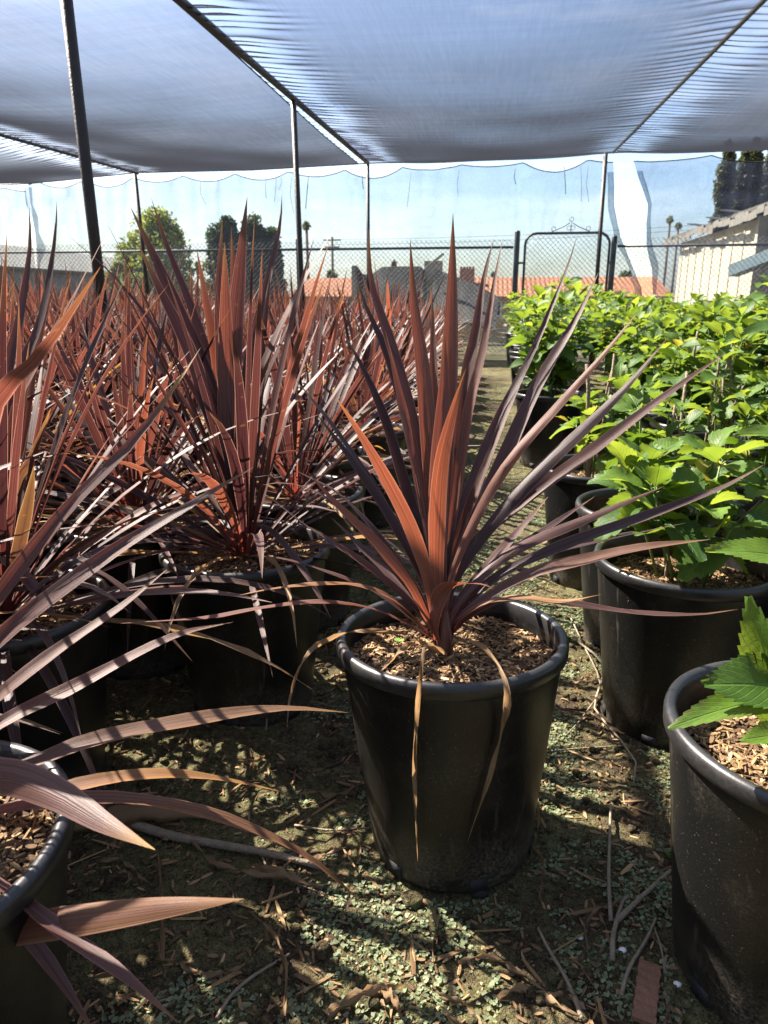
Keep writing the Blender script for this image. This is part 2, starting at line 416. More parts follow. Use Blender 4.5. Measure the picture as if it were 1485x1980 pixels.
def strap(mb, pts, w, axis_pt, n=12, tint=.5, yel=0., dry=0., roll=0., fold=.28, across=4, basew=.38, twist=0., rnd=None, tipyel=.13, face=0.):
    rnd = rnd or random
    pts = [V(p) for p in pts]; rows = []; cs = []; uvs = []
    uo = float(rnd.randrange(40)); vo = rnd.random() * 9
    T0 = None; side_prev = None
    ph = rnd.random() * 6
    for i, p in enumerate(pts):
        t = i / (len(pts) - 1)
        T = (pts[min(i + 1, len(pts) - 1)] - pts[max(0, i - 1)]).normalized()
        r = V((p.x - axis_pt[0], p.y - axis_pt[1], 0)); r = r.normalized() if r.length > 1e-4 else V((0, 1, 0))
        N = V((0, 0, 1)) * .55 - r * .45
        if T.z < -.2: N = V((0, 0, 1)) * .3 + r * .7
        N = N - T * N.dot(T)
        if N.length < 1e-4: N = T.orthogonal()
        N.normalize()
        if face:
            C_ = (CAM - p); C_ = (C_ - T * C_.dot(T)).normalized()
            if C_.dot(N) < 0: C_ = -C_
            N = (N * (1 - face) + C_ * face).normalized()
        S = T.cross(N).normalized()
        if side_prev is not None and S.dot(side_prev) < 0: S = -S; N = -N
        if side_prev is not None: S = (S * .5 + side_prev * .5).normalized(); N = S.cross(T).normalized()
        side_prev = S
        q = Quaternion(T, roll + twist * t); S2 = q @ S; N2 = q @ N
        pr = (basew + (1 - basew) * sstep(0, .5, t)) * (1 if t < .5 else max(.012, 1 - ((t - .5) / .5) ** 1.7))
        hw = w * .5 * pr
        row = []; c = []; u_ = []
        fo = fold * (1.5 - .9 * t) * (1 + 2.2 * dry)
        for k in range(across + 1):
            u = 2 * k / across - 1
            wob = .0012 * math.sin(ph + t * 23 + u * 2) * pr * (1 + dry * 3)
            row.append(p + S2 * (u * hw * math.cos(fo * abs(u))) + N2 * (abs(u) * hw * fo * .9 + wob))
            edge = abs(u)
            y = max(0, (t - .86) / .14) * tipyel * 2 + yel * (.35 + .65 * edge) * sstep(.15, .7, t)
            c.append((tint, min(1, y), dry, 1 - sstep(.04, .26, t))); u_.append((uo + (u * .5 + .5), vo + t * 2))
        rows.append(row); cs.append(c); uvs.append(u_)
    mb.grid(rows, cs=cs, uvs=uvs)

def px_leaf(mb, pix, base, dtip, w_px, axis_pt, n=18, pw=1.25, dz=None, **kw):
    """a leaf through picture points (tip first), given real depth dtip metres beyond (+) or before (-) its base"""
    base = V(base); zb = depth(base)
    pix = list(pix); L = [0]
    bp = RM.transposed() @ (base - CAM); bpx = (bp.x / -bp.z * FPX + CW / 2, CH / 2 - bp.y / -bp.z * FPX)
    allp = pix[::-1]
    pr = bpx; L = []; acc = 0
    for q in allp:
        acc += math.hypot(q[0] - pr[0], q[1] - pr[1]); L.append(acc); pr = q
    pts = [base] + [P(q[0], q[1], zb + dtip * (l / acc) ** pw) for q, l in zip(allp, L)]
    if dz: pts = [base] + [P(q[0], q[1], zb + d) for q, d in zip(allp, dz[::-1])]; dtip = dz[0]
    zm = zb + dtip * .5
    strap(mb, catmull(pts, n), w_px / FPX * zm, axis_pt, **kw)

# ------------------------------------------------------------------ pots
POT_H, POT_R = .455, .215
def pot_meshes(h=POT_H, r=POT_R, n=64):
    rb = r * .73
    rt = r - .012
    b = MB()
    prof = [(rb * .2, .003), (rb - .016, .003), (rb - .006, .006), (rb, .016)]
    for k in range(1, 13):
        t = k / 12; prof.append((rb + (rt - rb) * t, .016 + (h - .05 - .016) * t))
    prof += [(rt + .001, h - .03), (rt - .004, h - .006), (rt - .008, h - .03)]
    for k in range(1, 5): prof.append((rt - .008 - (rt - rb) * .09 * k, h - .03 - .035 * k))
    b.lathe(prof, n, cap0=True)
    # drain notches round the foot
    for k in range(6):
        a = 2 * math.pi * k / 6 + .5
        b.box((math.cos(a) * (rb + .0008), math.sin(a) * (rb + .0008), .026), .006, .034, .026, Matrix.Rotation(a, 3, 'Z'), m=1)
    q = MB()
    pr = [(rt - .003, h - .029), (r - .003, h - .029), (r, h - .026), (r + .0005, h - .010), (r - .001, h - .004), (r - .006, h), (r - .013, h - .0005), (r - .0185, h - .005), (r - .02, h - .03)]
    q.lathe(pr, n)
    return b.mesh('pot', [M['pot'], M['cord']]), q.mesh('rim', M['rim'])

def chip(mb, p, rnd, lmin=.008, lmax=.032, flat=.5, tint=None):
    l = rnd.uniform(lmin, lmax); w = rnd.uniform(.0025, .006) * (1 + 8 * (l - .008)); th = rnd.uniform(.001, .0028)
    rot = (Matrix.Rotation(rnd.uniform(0, 6.28), 3, 'Z') @ Matrix.Rotation(rnd.gauss(0, flat * .5), 3, 'Y') @ Matrix.Rotation(rnd.gauss(0, .6), 3, 'X'))
    c = tint if tint is not None else min(1, max(0, rnd.gauss(.42, .28)))
    sk = rnd.uniform(-.3, .3)
    ids = []
    prof = ((-.5, .55), (-.2, 1.), (.25, .9), (.5, .35))
    rows = []
    for (s, ww) in prof:
        y0 = sk * s * w
        rows.append([p + rot @ V((s * l, y0 + a * ww * w * .5, b * th * .5)) for a, b in ((-1, -1), (1, -1), (1, 1), (-1, 1))])
    gdx = mb.grid(rows, close=True, cs=[[(c, 0, 0)] * 4] * 4)
    mb.face(*reversed(gdx[0])); mb.face(*gdx[-1])

def soil_mesh(r, seed):
    b = MB(); rows = []
    n = 40
    for i in range(15):
        rr = r * i / 14
        rows.append([(rr * math.cos(6.2832 * k / n), rr * math.sin(6.2832 * k / n),
                      .012 * noise.noise(V((math.cos(6.2832 * k / n) * rr * 14, math.sin(6.2832 * k / n) * rr * 14, seed))) + .008 * (1 - (rr / r))) for k in range(n)])
    b.grid(rows, close=True); return b.mesh('potting_mix', M['soil'])
def chips_mesh(r, n, seed):
    rnd = random.Random(seed); b = MB()
    for _ in range(n):
        rr = r * math.sqrt(rnd.random()); a = rnd.uniform(0, 6.2832); x, y = rr * math.cos(a), rr * math.sin(a)
        z = .012 * noise.noise(V((x * 14, y * 14, seed))) + .008 * (1 - rr / r) + rnd.uniform(.001, .006)
        chip(b, V((x, y, z)), rnd, .005, .024)
    return b.mesh('bark_mulch', M['chip'], smooth=False)
def at_obj(name, me, parent, loc=(0, 0, 0), rz=0):
    o = bpy.data.objects.new(name, me); COL.objects.link(o); o.parent = parent; o.location = loc; o.rotation_euler = (0, 0, rz); return o

POTM, RIMM = pot_meshes()
SOILM = [soil_mesh(POT_R - .02, s) for s in (1, 2)]
CHIPM = [chips_mesh(POT_R - .024, 2700, s) for s in (1, 2)]
SOIL_Z = POT_H - .05
def add_pot(root, k=0, mulch=True, soil_z=SOIL_Z, rz=0.):
    p = at_obj('pot', POTM, root, rz=rz); at_obj('rim', RIMM, p)
    at_obj('potting_mix', SOILM[k % 2], root, (0, 0, soil_z), rz)
    if mulch:
        c = at_obj('bark_mulch', CHIPM[k % 2], root, (0, 0, soil_z), rz); c['kind'] = 'stuff'

# ------------------------------------------------------------------ generic cordyline leaves
def cordy_leaves(rnd, n=46, h=.78, dens=1.0):
    """list of (points, width, kw) in local space with the crown at the origin"""
    out = []
    for i in range(n):
        f = (i + .5) / n                         # 0 inner upright .. 1 outer spreading
        az = i * 2.39996 + rnd.uniform(-.3, .3)
        el = R(86 - 82 * f ** .95 + rnd.uniform(-7, 7))
        ln = h * (1.0 - .22 * f + rnd.uniform(-.14, .10)) * (0.62 if f < .06 else 1)
        droop = (.12 + 1.05 * f ** 1.6) * rnd.uniform(.5, 1.5)
        pts = []; p = V((math.cos(az) * .012, math.sin(az) * .012, rnd.uniform(0, .05) * (1 - f))); e = el; ns = 9
        side = rnd.uniform(-.25, .25)
        for k in range(ns + 1):
            pts.append(p.copy())
            a2 = az + side * (k / ns) ** 2
            p = p + V((math.cos(a2) * math.cos(e), math.sin(a2) * math.cos(e), math.sin(e))) * (ln / ns)
            e -= droop / ns * (1.6 * k / ns + .3)
        dry = 1. if (f > .78 and rnd.random() < .38) else 0.
        out.append((pts, rnd.uniform(.017, .030) * (1 - .15 * f), dict(tipyel=.06, tint=min(1, max(0, rnd.gauss(.26, .26))), yel=rnd.choice((0, 0, 0, 0, 0, .15, .5)) if f > .4 else 0,
                    dry=dry, roll=rnd.uniform(-.5, .5), twist=rnd.uniform(-.5, .5))))
    return out
def cordy_mesh(seed, n, h, across=2):
    rnd = random.Random(seed); b = MB()
    for pts, w, kw in cordy_leaves(rnd, n, h): strap(b, pts, w, (0, 0), across=across, rnd=rnd, **kw)
    return b.mesh('foliage', M['red'])

# ------------------------------------------------------------------ MAIN PLANT
def leaf_objs(root, base, specs, axis_pt, inv, ws=1.0):
    for k, sp in enumerate(specs):
        pix, dt, wp, kw = sp
        b = MB(); rn = random.Random(k * 13 + 5); kw = dict(kw); kw.setdefault('rnd', rn)
        bo = V((rn.uniform(-.012, .012), rn.uniform(-.012, .012), rn.uniform(-.006, .012)))
        px_leaf(b, pix, V(base) + bo, dt, wp * ws, axis_pt, **kw)
        b.v = [tuple(inv @ V(p)) for p in b.v]
        nm = 'dry_leaf' if kw.get('dry', 0) > .5 else 'leaf'
        b.build(nm, M['red'], root)

mp_xy = on_z(872, 1620, 0.0)
main_loc = V((mp_xy.x, mp_xy.y, gz(mp_xy.x, mp_xy.y) - .004))
main = empty('potted_cordyline', main_loc, 0, 'upright red cordyline in the black pot standing alone in the middle of the aisle', 'potted plant')
main.rotation_euler = (R(-2.0), R(-1.6), 0)
bpy.context.view_layer.update()
add_pot(main, 0, rz=.4)
inv = main.matrix_world.inverted()
mbase = main.matrix_world @ V((-.012, -.015, SOIL_Z + .008))
MAIN = [
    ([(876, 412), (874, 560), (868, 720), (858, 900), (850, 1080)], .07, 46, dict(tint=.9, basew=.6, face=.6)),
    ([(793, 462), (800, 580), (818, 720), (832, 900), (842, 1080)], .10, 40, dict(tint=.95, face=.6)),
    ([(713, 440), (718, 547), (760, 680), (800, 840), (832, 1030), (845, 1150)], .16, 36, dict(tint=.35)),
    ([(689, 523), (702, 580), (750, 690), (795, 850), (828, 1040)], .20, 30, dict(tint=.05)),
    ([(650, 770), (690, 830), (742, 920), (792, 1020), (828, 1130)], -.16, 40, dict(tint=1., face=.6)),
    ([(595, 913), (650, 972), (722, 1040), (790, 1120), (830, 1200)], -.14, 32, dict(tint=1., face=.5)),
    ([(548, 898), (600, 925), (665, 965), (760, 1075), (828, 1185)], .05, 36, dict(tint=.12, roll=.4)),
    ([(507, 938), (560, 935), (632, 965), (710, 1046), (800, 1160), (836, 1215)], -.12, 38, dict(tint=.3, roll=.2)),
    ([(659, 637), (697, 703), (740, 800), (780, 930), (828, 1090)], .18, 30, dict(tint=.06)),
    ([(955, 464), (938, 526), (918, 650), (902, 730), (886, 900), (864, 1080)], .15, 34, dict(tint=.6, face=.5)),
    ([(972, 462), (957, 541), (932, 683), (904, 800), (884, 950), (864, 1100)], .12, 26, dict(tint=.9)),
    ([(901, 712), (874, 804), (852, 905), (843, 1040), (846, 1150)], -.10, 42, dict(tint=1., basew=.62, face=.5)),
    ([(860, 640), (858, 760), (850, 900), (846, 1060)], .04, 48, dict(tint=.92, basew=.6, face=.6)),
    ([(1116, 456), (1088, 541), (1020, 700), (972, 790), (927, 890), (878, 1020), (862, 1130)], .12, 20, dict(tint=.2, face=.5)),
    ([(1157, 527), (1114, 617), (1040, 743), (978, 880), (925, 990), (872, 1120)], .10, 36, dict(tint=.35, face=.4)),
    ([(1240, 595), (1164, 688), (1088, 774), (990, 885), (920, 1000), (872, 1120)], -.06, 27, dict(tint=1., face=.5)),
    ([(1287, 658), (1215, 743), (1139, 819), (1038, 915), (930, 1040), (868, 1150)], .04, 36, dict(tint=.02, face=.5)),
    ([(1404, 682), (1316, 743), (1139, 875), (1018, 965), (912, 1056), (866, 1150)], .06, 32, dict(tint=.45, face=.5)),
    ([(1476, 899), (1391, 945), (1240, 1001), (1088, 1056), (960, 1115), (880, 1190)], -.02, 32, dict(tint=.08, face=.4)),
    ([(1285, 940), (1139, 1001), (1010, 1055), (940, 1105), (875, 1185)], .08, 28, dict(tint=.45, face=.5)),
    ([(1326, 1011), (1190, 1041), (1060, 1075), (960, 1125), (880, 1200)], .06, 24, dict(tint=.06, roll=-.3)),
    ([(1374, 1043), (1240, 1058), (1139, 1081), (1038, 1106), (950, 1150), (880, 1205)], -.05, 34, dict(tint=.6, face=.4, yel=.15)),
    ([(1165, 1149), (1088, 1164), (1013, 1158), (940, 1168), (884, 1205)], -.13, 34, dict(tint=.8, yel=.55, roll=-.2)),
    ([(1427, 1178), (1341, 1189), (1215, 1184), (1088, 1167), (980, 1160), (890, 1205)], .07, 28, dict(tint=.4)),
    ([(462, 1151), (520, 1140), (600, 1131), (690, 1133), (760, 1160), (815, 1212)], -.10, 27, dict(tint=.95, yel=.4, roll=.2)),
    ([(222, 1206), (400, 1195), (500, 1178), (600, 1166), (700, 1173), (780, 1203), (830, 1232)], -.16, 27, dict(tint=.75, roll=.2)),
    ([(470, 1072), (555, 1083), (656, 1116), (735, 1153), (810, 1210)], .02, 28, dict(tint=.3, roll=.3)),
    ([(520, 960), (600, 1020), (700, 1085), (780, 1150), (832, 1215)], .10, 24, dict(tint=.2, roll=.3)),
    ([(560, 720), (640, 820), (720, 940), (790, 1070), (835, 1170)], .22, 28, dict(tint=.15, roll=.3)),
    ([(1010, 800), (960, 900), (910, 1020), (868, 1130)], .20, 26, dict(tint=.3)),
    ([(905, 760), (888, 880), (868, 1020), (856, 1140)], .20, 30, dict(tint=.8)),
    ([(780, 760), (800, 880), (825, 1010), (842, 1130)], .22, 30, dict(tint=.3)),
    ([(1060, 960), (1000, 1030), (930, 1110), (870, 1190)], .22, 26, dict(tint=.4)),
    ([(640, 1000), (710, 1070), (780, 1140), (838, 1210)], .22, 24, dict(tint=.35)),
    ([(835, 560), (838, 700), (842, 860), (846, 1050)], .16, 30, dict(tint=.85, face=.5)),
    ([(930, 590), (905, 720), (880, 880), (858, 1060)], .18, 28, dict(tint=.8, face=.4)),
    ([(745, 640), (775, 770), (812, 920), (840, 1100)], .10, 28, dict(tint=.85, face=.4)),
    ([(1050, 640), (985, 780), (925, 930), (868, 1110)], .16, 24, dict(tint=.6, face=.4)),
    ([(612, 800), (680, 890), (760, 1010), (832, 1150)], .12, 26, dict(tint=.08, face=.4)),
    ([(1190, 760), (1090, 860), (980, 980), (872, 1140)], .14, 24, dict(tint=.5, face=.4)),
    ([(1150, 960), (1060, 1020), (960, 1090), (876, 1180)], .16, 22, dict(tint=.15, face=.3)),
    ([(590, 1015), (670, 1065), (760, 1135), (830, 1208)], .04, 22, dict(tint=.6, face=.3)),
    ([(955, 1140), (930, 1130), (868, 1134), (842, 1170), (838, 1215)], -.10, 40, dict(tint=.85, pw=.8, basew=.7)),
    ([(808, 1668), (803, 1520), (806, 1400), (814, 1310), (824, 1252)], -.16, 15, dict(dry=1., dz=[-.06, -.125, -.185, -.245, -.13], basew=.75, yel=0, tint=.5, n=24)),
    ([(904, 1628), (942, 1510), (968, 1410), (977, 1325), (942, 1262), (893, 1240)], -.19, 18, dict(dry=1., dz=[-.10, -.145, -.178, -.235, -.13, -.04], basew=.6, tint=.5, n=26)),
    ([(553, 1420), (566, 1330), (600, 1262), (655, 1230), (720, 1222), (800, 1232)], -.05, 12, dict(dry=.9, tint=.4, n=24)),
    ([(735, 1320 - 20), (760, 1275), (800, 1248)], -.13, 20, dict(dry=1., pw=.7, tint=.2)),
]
leaf_objs(main, mbase, MAIN, mbase, inv, .85)
b = MB(); b.tube([mbase + V((0, 0, -.03)), mbase + V((0, 0, .03)), mbase + V((0, 0, .09))], [.019, .016, .005], 10, col=(1, 0, 0))
b.v = [tuple(inv @ V(p)) for p in b.v]; b.build('stem', M['red'], main)
# a little clover seedling in the mulch
b = MB(); cp = inv @ P(770, 1217, depth(mbase) + .02); cp.z = SOIL_Z + .012
for k in range(4):
    a = k * 1.57 + .4
    c0 = cp + V((0, 0, .012)); d = V((math.cos(a), math.sin(a), .25)); s = V((-math.sin(a), math.cos(a), 0))
    ids = [b.vert(c0 + d * (.011 * t) + s * (w * .006), c=(.8, 0, 0)) for t, w in ((.1, 0), (.6, -1), (1., -.5), (.9, 0), (1., .5), (.6, 1))]; b.face(*ids)
b.tube([cp, cp + V((0, 0, .012))], .0012, 5)
sd = b.build('clover_seedling', M['weed']); sd.parent = None
sd.matrix_world = main.matrix_world; tag(sd, 'tiny bright green clover seedling sprouting in the bark of the middle pot', 'seedling')

# ------------------------------------------------------------------ NEAR CORDYLINES (traced leaves + generic ones)
def near_cordy(loc, label, specs, n_extra, seed, k, h=.8, rz=0., base_off=(0, 0, 0), skip=None, mulch=True, ws=1.0):
    root = empty('potted_cordyline', loc, 0, label, 'potted plant', 'red cordylines standing in the left block')
    bpy.context.view_layer.update()
    add_pot(root, k, mulch, rz=rz)
    base = V(loc) + V((0, 0, SOIL_Z + .008)) + V(base_off)
    inv = Matrix.Translation(-V(loc))
    if specs: leaf_objs(root, base, specs, base, inv, ws)
    rnd = random.Random(seed)
    for pts, w, kw in cordy_leaves(rnd, n_extra, h):
        kw['yel'] *= .3
        b = MB(); strap(b, [V(p) + V((0, 0, SOIL_Z + .008)) for p in pts], w, (0, 0), across=4, rnd=rnd, **kw)
        b.build('dry_leaf' if kw['dry'] > .5 else 'leaf', M['red'], root)
    b = MB(); q = V((0, 0, SOIL_Z)) + V(base_off); b.tube([q, q + V((0, 0, .05)), q + V((0, 0, .11))], [.021, .02, .006], 10, col=(.7, 0, 0)); b.build('stem', M['red'], root)
    return root

Cxy = W(-.355, 1.76); Cloc = V((Cxy.x, Cxy.y, gz(Cxy.x, Cxy.y) - .01))
CL = [
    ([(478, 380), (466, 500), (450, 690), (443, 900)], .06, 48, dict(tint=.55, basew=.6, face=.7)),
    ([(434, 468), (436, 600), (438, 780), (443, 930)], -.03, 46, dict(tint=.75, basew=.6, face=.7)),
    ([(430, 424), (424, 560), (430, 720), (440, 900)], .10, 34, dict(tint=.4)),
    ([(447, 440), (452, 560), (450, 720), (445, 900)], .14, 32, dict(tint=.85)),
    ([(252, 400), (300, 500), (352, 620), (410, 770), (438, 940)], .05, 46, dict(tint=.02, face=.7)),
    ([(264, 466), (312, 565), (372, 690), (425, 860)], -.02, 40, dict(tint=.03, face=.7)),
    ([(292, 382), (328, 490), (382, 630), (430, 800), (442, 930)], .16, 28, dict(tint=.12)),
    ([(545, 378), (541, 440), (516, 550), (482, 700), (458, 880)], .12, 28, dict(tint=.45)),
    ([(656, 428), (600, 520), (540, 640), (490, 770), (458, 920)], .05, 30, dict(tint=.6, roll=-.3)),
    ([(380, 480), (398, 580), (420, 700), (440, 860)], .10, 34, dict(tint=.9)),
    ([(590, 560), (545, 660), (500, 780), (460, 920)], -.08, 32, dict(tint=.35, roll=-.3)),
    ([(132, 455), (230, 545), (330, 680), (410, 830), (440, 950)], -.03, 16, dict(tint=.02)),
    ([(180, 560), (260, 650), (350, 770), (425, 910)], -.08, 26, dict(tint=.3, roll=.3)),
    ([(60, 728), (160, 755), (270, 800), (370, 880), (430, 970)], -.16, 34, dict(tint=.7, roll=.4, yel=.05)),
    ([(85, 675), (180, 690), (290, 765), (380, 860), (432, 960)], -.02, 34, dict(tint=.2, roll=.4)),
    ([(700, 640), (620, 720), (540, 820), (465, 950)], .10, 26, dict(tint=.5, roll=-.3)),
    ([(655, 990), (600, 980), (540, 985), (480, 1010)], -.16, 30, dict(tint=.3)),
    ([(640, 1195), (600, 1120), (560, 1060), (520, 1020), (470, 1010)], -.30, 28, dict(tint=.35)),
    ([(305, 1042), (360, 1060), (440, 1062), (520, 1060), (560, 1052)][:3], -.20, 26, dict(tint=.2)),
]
near_cordy(Cloc, 'tall red cordyline at the front right corner of the left block, shaded black pot', CL, 66, 21, 1, .76, ws=.8)
Dxy = W(-.80, 1.40); Dloc = V((Dxy.x, Dxy.y, gz(Dxy.x, Dxy.y) - .01))
DL = [
    ([(110, 388), (106, 470), (80, 620), (30, 780)], .0, 30, dict(tint=.1)),
    ([(56, 398), (58, 480), (40, 610), (12, 760)], .1, 24, dict(tint=.3)),
    ([(372, 1279), (300, 1200), (225, 1130), (165, 1098), (100, 1090)], -.12, 26, dict(tint=.15)),
    ([(120, 1215), (72, 1140), (30, 1095), (0, 1080)], -.25, 28, dict(tint=.5)),
    ([(98, 790), (60, 880), (25, 960)], -.2, 40, dict(tint=.15, yel=.1)),
    ([(215, 432), (150, 560), (80, 690), (20, 850)], -.08, 30, dict(tint=.75)),
]
near_cordy(Dloc, 'red cordyline at the left picture edge behind the nearest pot', DL, 74, 22, 0, .78)
Exy = W(-.590, .690); Eloc = V((Exy.x, Exy.y, gz(Exy.x, Exy.y) - .01))
EL = [
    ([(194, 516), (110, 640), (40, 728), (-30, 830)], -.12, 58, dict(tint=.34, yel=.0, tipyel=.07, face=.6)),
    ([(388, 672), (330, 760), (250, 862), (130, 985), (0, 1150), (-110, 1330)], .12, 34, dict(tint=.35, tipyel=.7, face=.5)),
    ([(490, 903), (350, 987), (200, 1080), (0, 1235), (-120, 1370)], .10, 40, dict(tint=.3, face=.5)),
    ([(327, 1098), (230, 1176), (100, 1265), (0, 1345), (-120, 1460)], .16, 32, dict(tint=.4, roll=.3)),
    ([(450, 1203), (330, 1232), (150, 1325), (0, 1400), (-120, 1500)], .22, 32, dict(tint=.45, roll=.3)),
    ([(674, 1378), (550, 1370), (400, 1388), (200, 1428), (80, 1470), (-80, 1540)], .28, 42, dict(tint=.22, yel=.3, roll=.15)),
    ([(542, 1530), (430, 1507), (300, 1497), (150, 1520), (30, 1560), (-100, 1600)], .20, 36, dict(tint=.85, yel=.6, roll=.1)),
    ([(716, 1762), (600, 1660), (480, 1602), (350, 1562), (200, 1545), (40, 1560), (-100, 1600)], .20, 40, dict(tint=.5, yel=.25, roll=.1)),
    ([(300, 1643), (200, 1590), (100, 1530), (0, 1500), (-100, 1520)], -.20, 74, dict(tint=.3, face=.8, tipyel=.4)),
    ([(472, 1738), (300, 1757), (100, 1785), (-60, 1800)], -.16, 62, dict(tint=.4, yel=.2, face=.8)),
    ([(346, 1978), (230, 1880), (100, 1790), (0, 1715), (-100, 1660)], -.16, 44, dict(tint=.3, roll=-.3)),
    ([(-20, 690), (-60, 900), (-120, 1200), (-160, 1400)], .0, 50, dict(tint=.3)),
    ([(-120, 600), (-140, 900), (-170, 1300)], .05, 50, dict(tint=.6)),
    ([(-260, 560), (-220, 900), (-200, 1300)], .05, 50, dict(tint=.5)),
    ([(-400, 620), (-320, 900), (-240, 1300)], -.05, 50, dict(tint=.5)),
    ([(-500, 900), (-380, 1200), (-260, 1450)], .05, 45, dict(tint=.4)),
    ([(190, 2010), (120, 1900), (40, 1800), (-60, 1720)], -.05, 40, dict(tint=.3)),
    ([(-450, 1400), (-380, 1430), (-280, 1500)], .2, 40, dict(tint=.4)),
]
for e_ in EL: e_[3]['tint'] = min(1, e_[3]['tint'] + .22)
near_cordy(Eloc, 'nearest red cordyline whose long blurred leaves reach in at the lower left', EL, 0, 23, 1, .7)

Gxy = W(-.72, 2.0); Gloc = V((Gxy.x, Gxy.y, gz(Gxy.x, Gxy.y) - .01))
near_cordy(Gloc, 'red cordyline in deep shade between the left edge plant and the front corner plant', [], 84, 29, 1, .72)
# ------------------------------------------------------------------ FIELD OF CORDYLINES
VARN = [cordy_mesh(170 + i, 140, .76, 2) for i in range(3)]
VARE = [cordy_mesh(150 + i, 54, .62 + .03 * (i % 3), 2) for i in range(4)]
VAR = [cordy_mesh(100 + i, 100, .66 + .03 * (i % 3), 2) for i in range(7)]
for hx, hy, hz in ((-1.24, 1.38, .5), (-1.12, .95, 2.)):  # plants added beyond the left edge so they shade the soil
    q = W(hx, hy); r = empty('potted_cordyline', (q.x, q.y, gz(q.x, q.y) - .008), hz, 'red cordyline added mostly outside the left edge to shade the soil, only leaf tips in view', 'potted plant', 'red cordylines added past the left edge for shade')
    at_obj('foliage', VARN[int(hz) % 3], r, (0, 0, SOIL_Z + .008)); p = at_obj('pot', POTM, r); at_obj('rim', RIMM, p); at_obj('potting_mix', SOILM[0], r, (0, 0, SOIL_Z))
fr = random.Random(3); n_field = 0
def far_mesh(i):
    b = bpy.data.meshes.new('far'); return b
for j in range(15):
    y0 = 1.72 + .51 * j
    for i in range(17):
        if j == 0 and i < 2: continue
        x = -.60 - .50 * i + fr.uniform(-.05, .05) + (.0 if j % 2 else -.04); y = y0 + fr.uniform(-.06, .06)
        if i == 0: x += .03
        if x < -.80 * y - .55: continue
        if j == 0 and i == 2: x = -1.62; y = 1.72
        if (V((x, y)) - V((Dloc.x, Dloc.y))).length < .43: continue
        if (V((x, y)) - V((Gloc.x, Gloc.y))).length < .40: continue
        r = empty('potted_cordyline', (x, y, gz(x, y) - .008), fr.uniform(0, 6.28),
                  'red cordyline in a black pot at the aisle edge of the left block' if i == 0 else 'red cordyline packed in the rows of the left block',
                  'potted plant', 'red cordylines along the aisle edge' if i == 0 else 'red cordylines packed in the left block')
        s = fr.uniform(.88, 1.1) * (.84 if (i < 5 and y > 4.6) else .94 if y > 5 else 1)
        f = at_obj('foliage', (VARE[fr.randrange(4)] if i == 0 else VARN[fr.randrange(3)] if y < 3.1 else VAR[fr.randrange(7)]), r, (0, 0, SOIL_Z + .008)); f.scale = (s, s, s * fr.uniform(.95, 1.08))
        f.rotation_euler = (fr.uniform(-.06, .06), fr.uniform(-.06, .06), 0)
        if y < 4.5 or i < 2:
            p = at_obj('pot', POTM, r); at_obj('rim', RIMM, p)
            at_obj('potting_mix', SOILM[0], r, (0, 0, SOIL_Z))
        n_field += 1

# ------------------------------------------------------------------ HYDRANGEA-LIKE PLANTS
def blade(mb, base, d, nrm, L, Wd, rnd, seg=6, serr=True, droop=.5, tint=.5, yel=0., fold=.35, dry=0.):
    d = V(d).normalized(); nrm = V(nrm); nrm = (nrm - d * nrm.dot(d)).normalized(); S = d.cross(nrm).normalized()
    p = V(base); rows = []; cs = []; uvs = []
    ns = seg * (2 if serr else 1); e = 0
    q = Quaternion(S, -droop / ns)
    wv = rnd.random() * 6
    for i in range(ns + 1):
        t = i / ns
        hw = Wd * .5 * (math.sin(math.pi * min(1, t ** .78)) ** .85 if 0 < t < 1 else 0.012)
        if serr and 0 < i < ns: hw *= 1.03 if i % 2 else .955
        row = []; c = []; u_ = []
        for u in (-1, -.55, 0, .55, 1):
            adv = (-.010 * Wd / .08 if (serr and i % 2 and abs(u) == 1) else 0)
            z = fold * abs(u) ** 1.3 * hw + .05 * Wd * math.sin(wv + t * 9 + u * 3) * abs(u)
            row.append(p + S * (u * hw) + nrm * z - d * adv)
            c.append((tint, yel * (.4 + .6 * abs(u)), dry if (abs(u) == 1 and rnd.random() < .5) else 0)); u_.append((.5 + u * .5 * (hw / (Wd * .5 + 1e-6) * .8 + .2), t))
        rows.append(row); cs.append(c); uvs.append(u_)
        p = p + d * (L / ns); d = q @ d; nrm = q @ nrm
    mb.grid(rows, cs=cs, uvs=uvs)

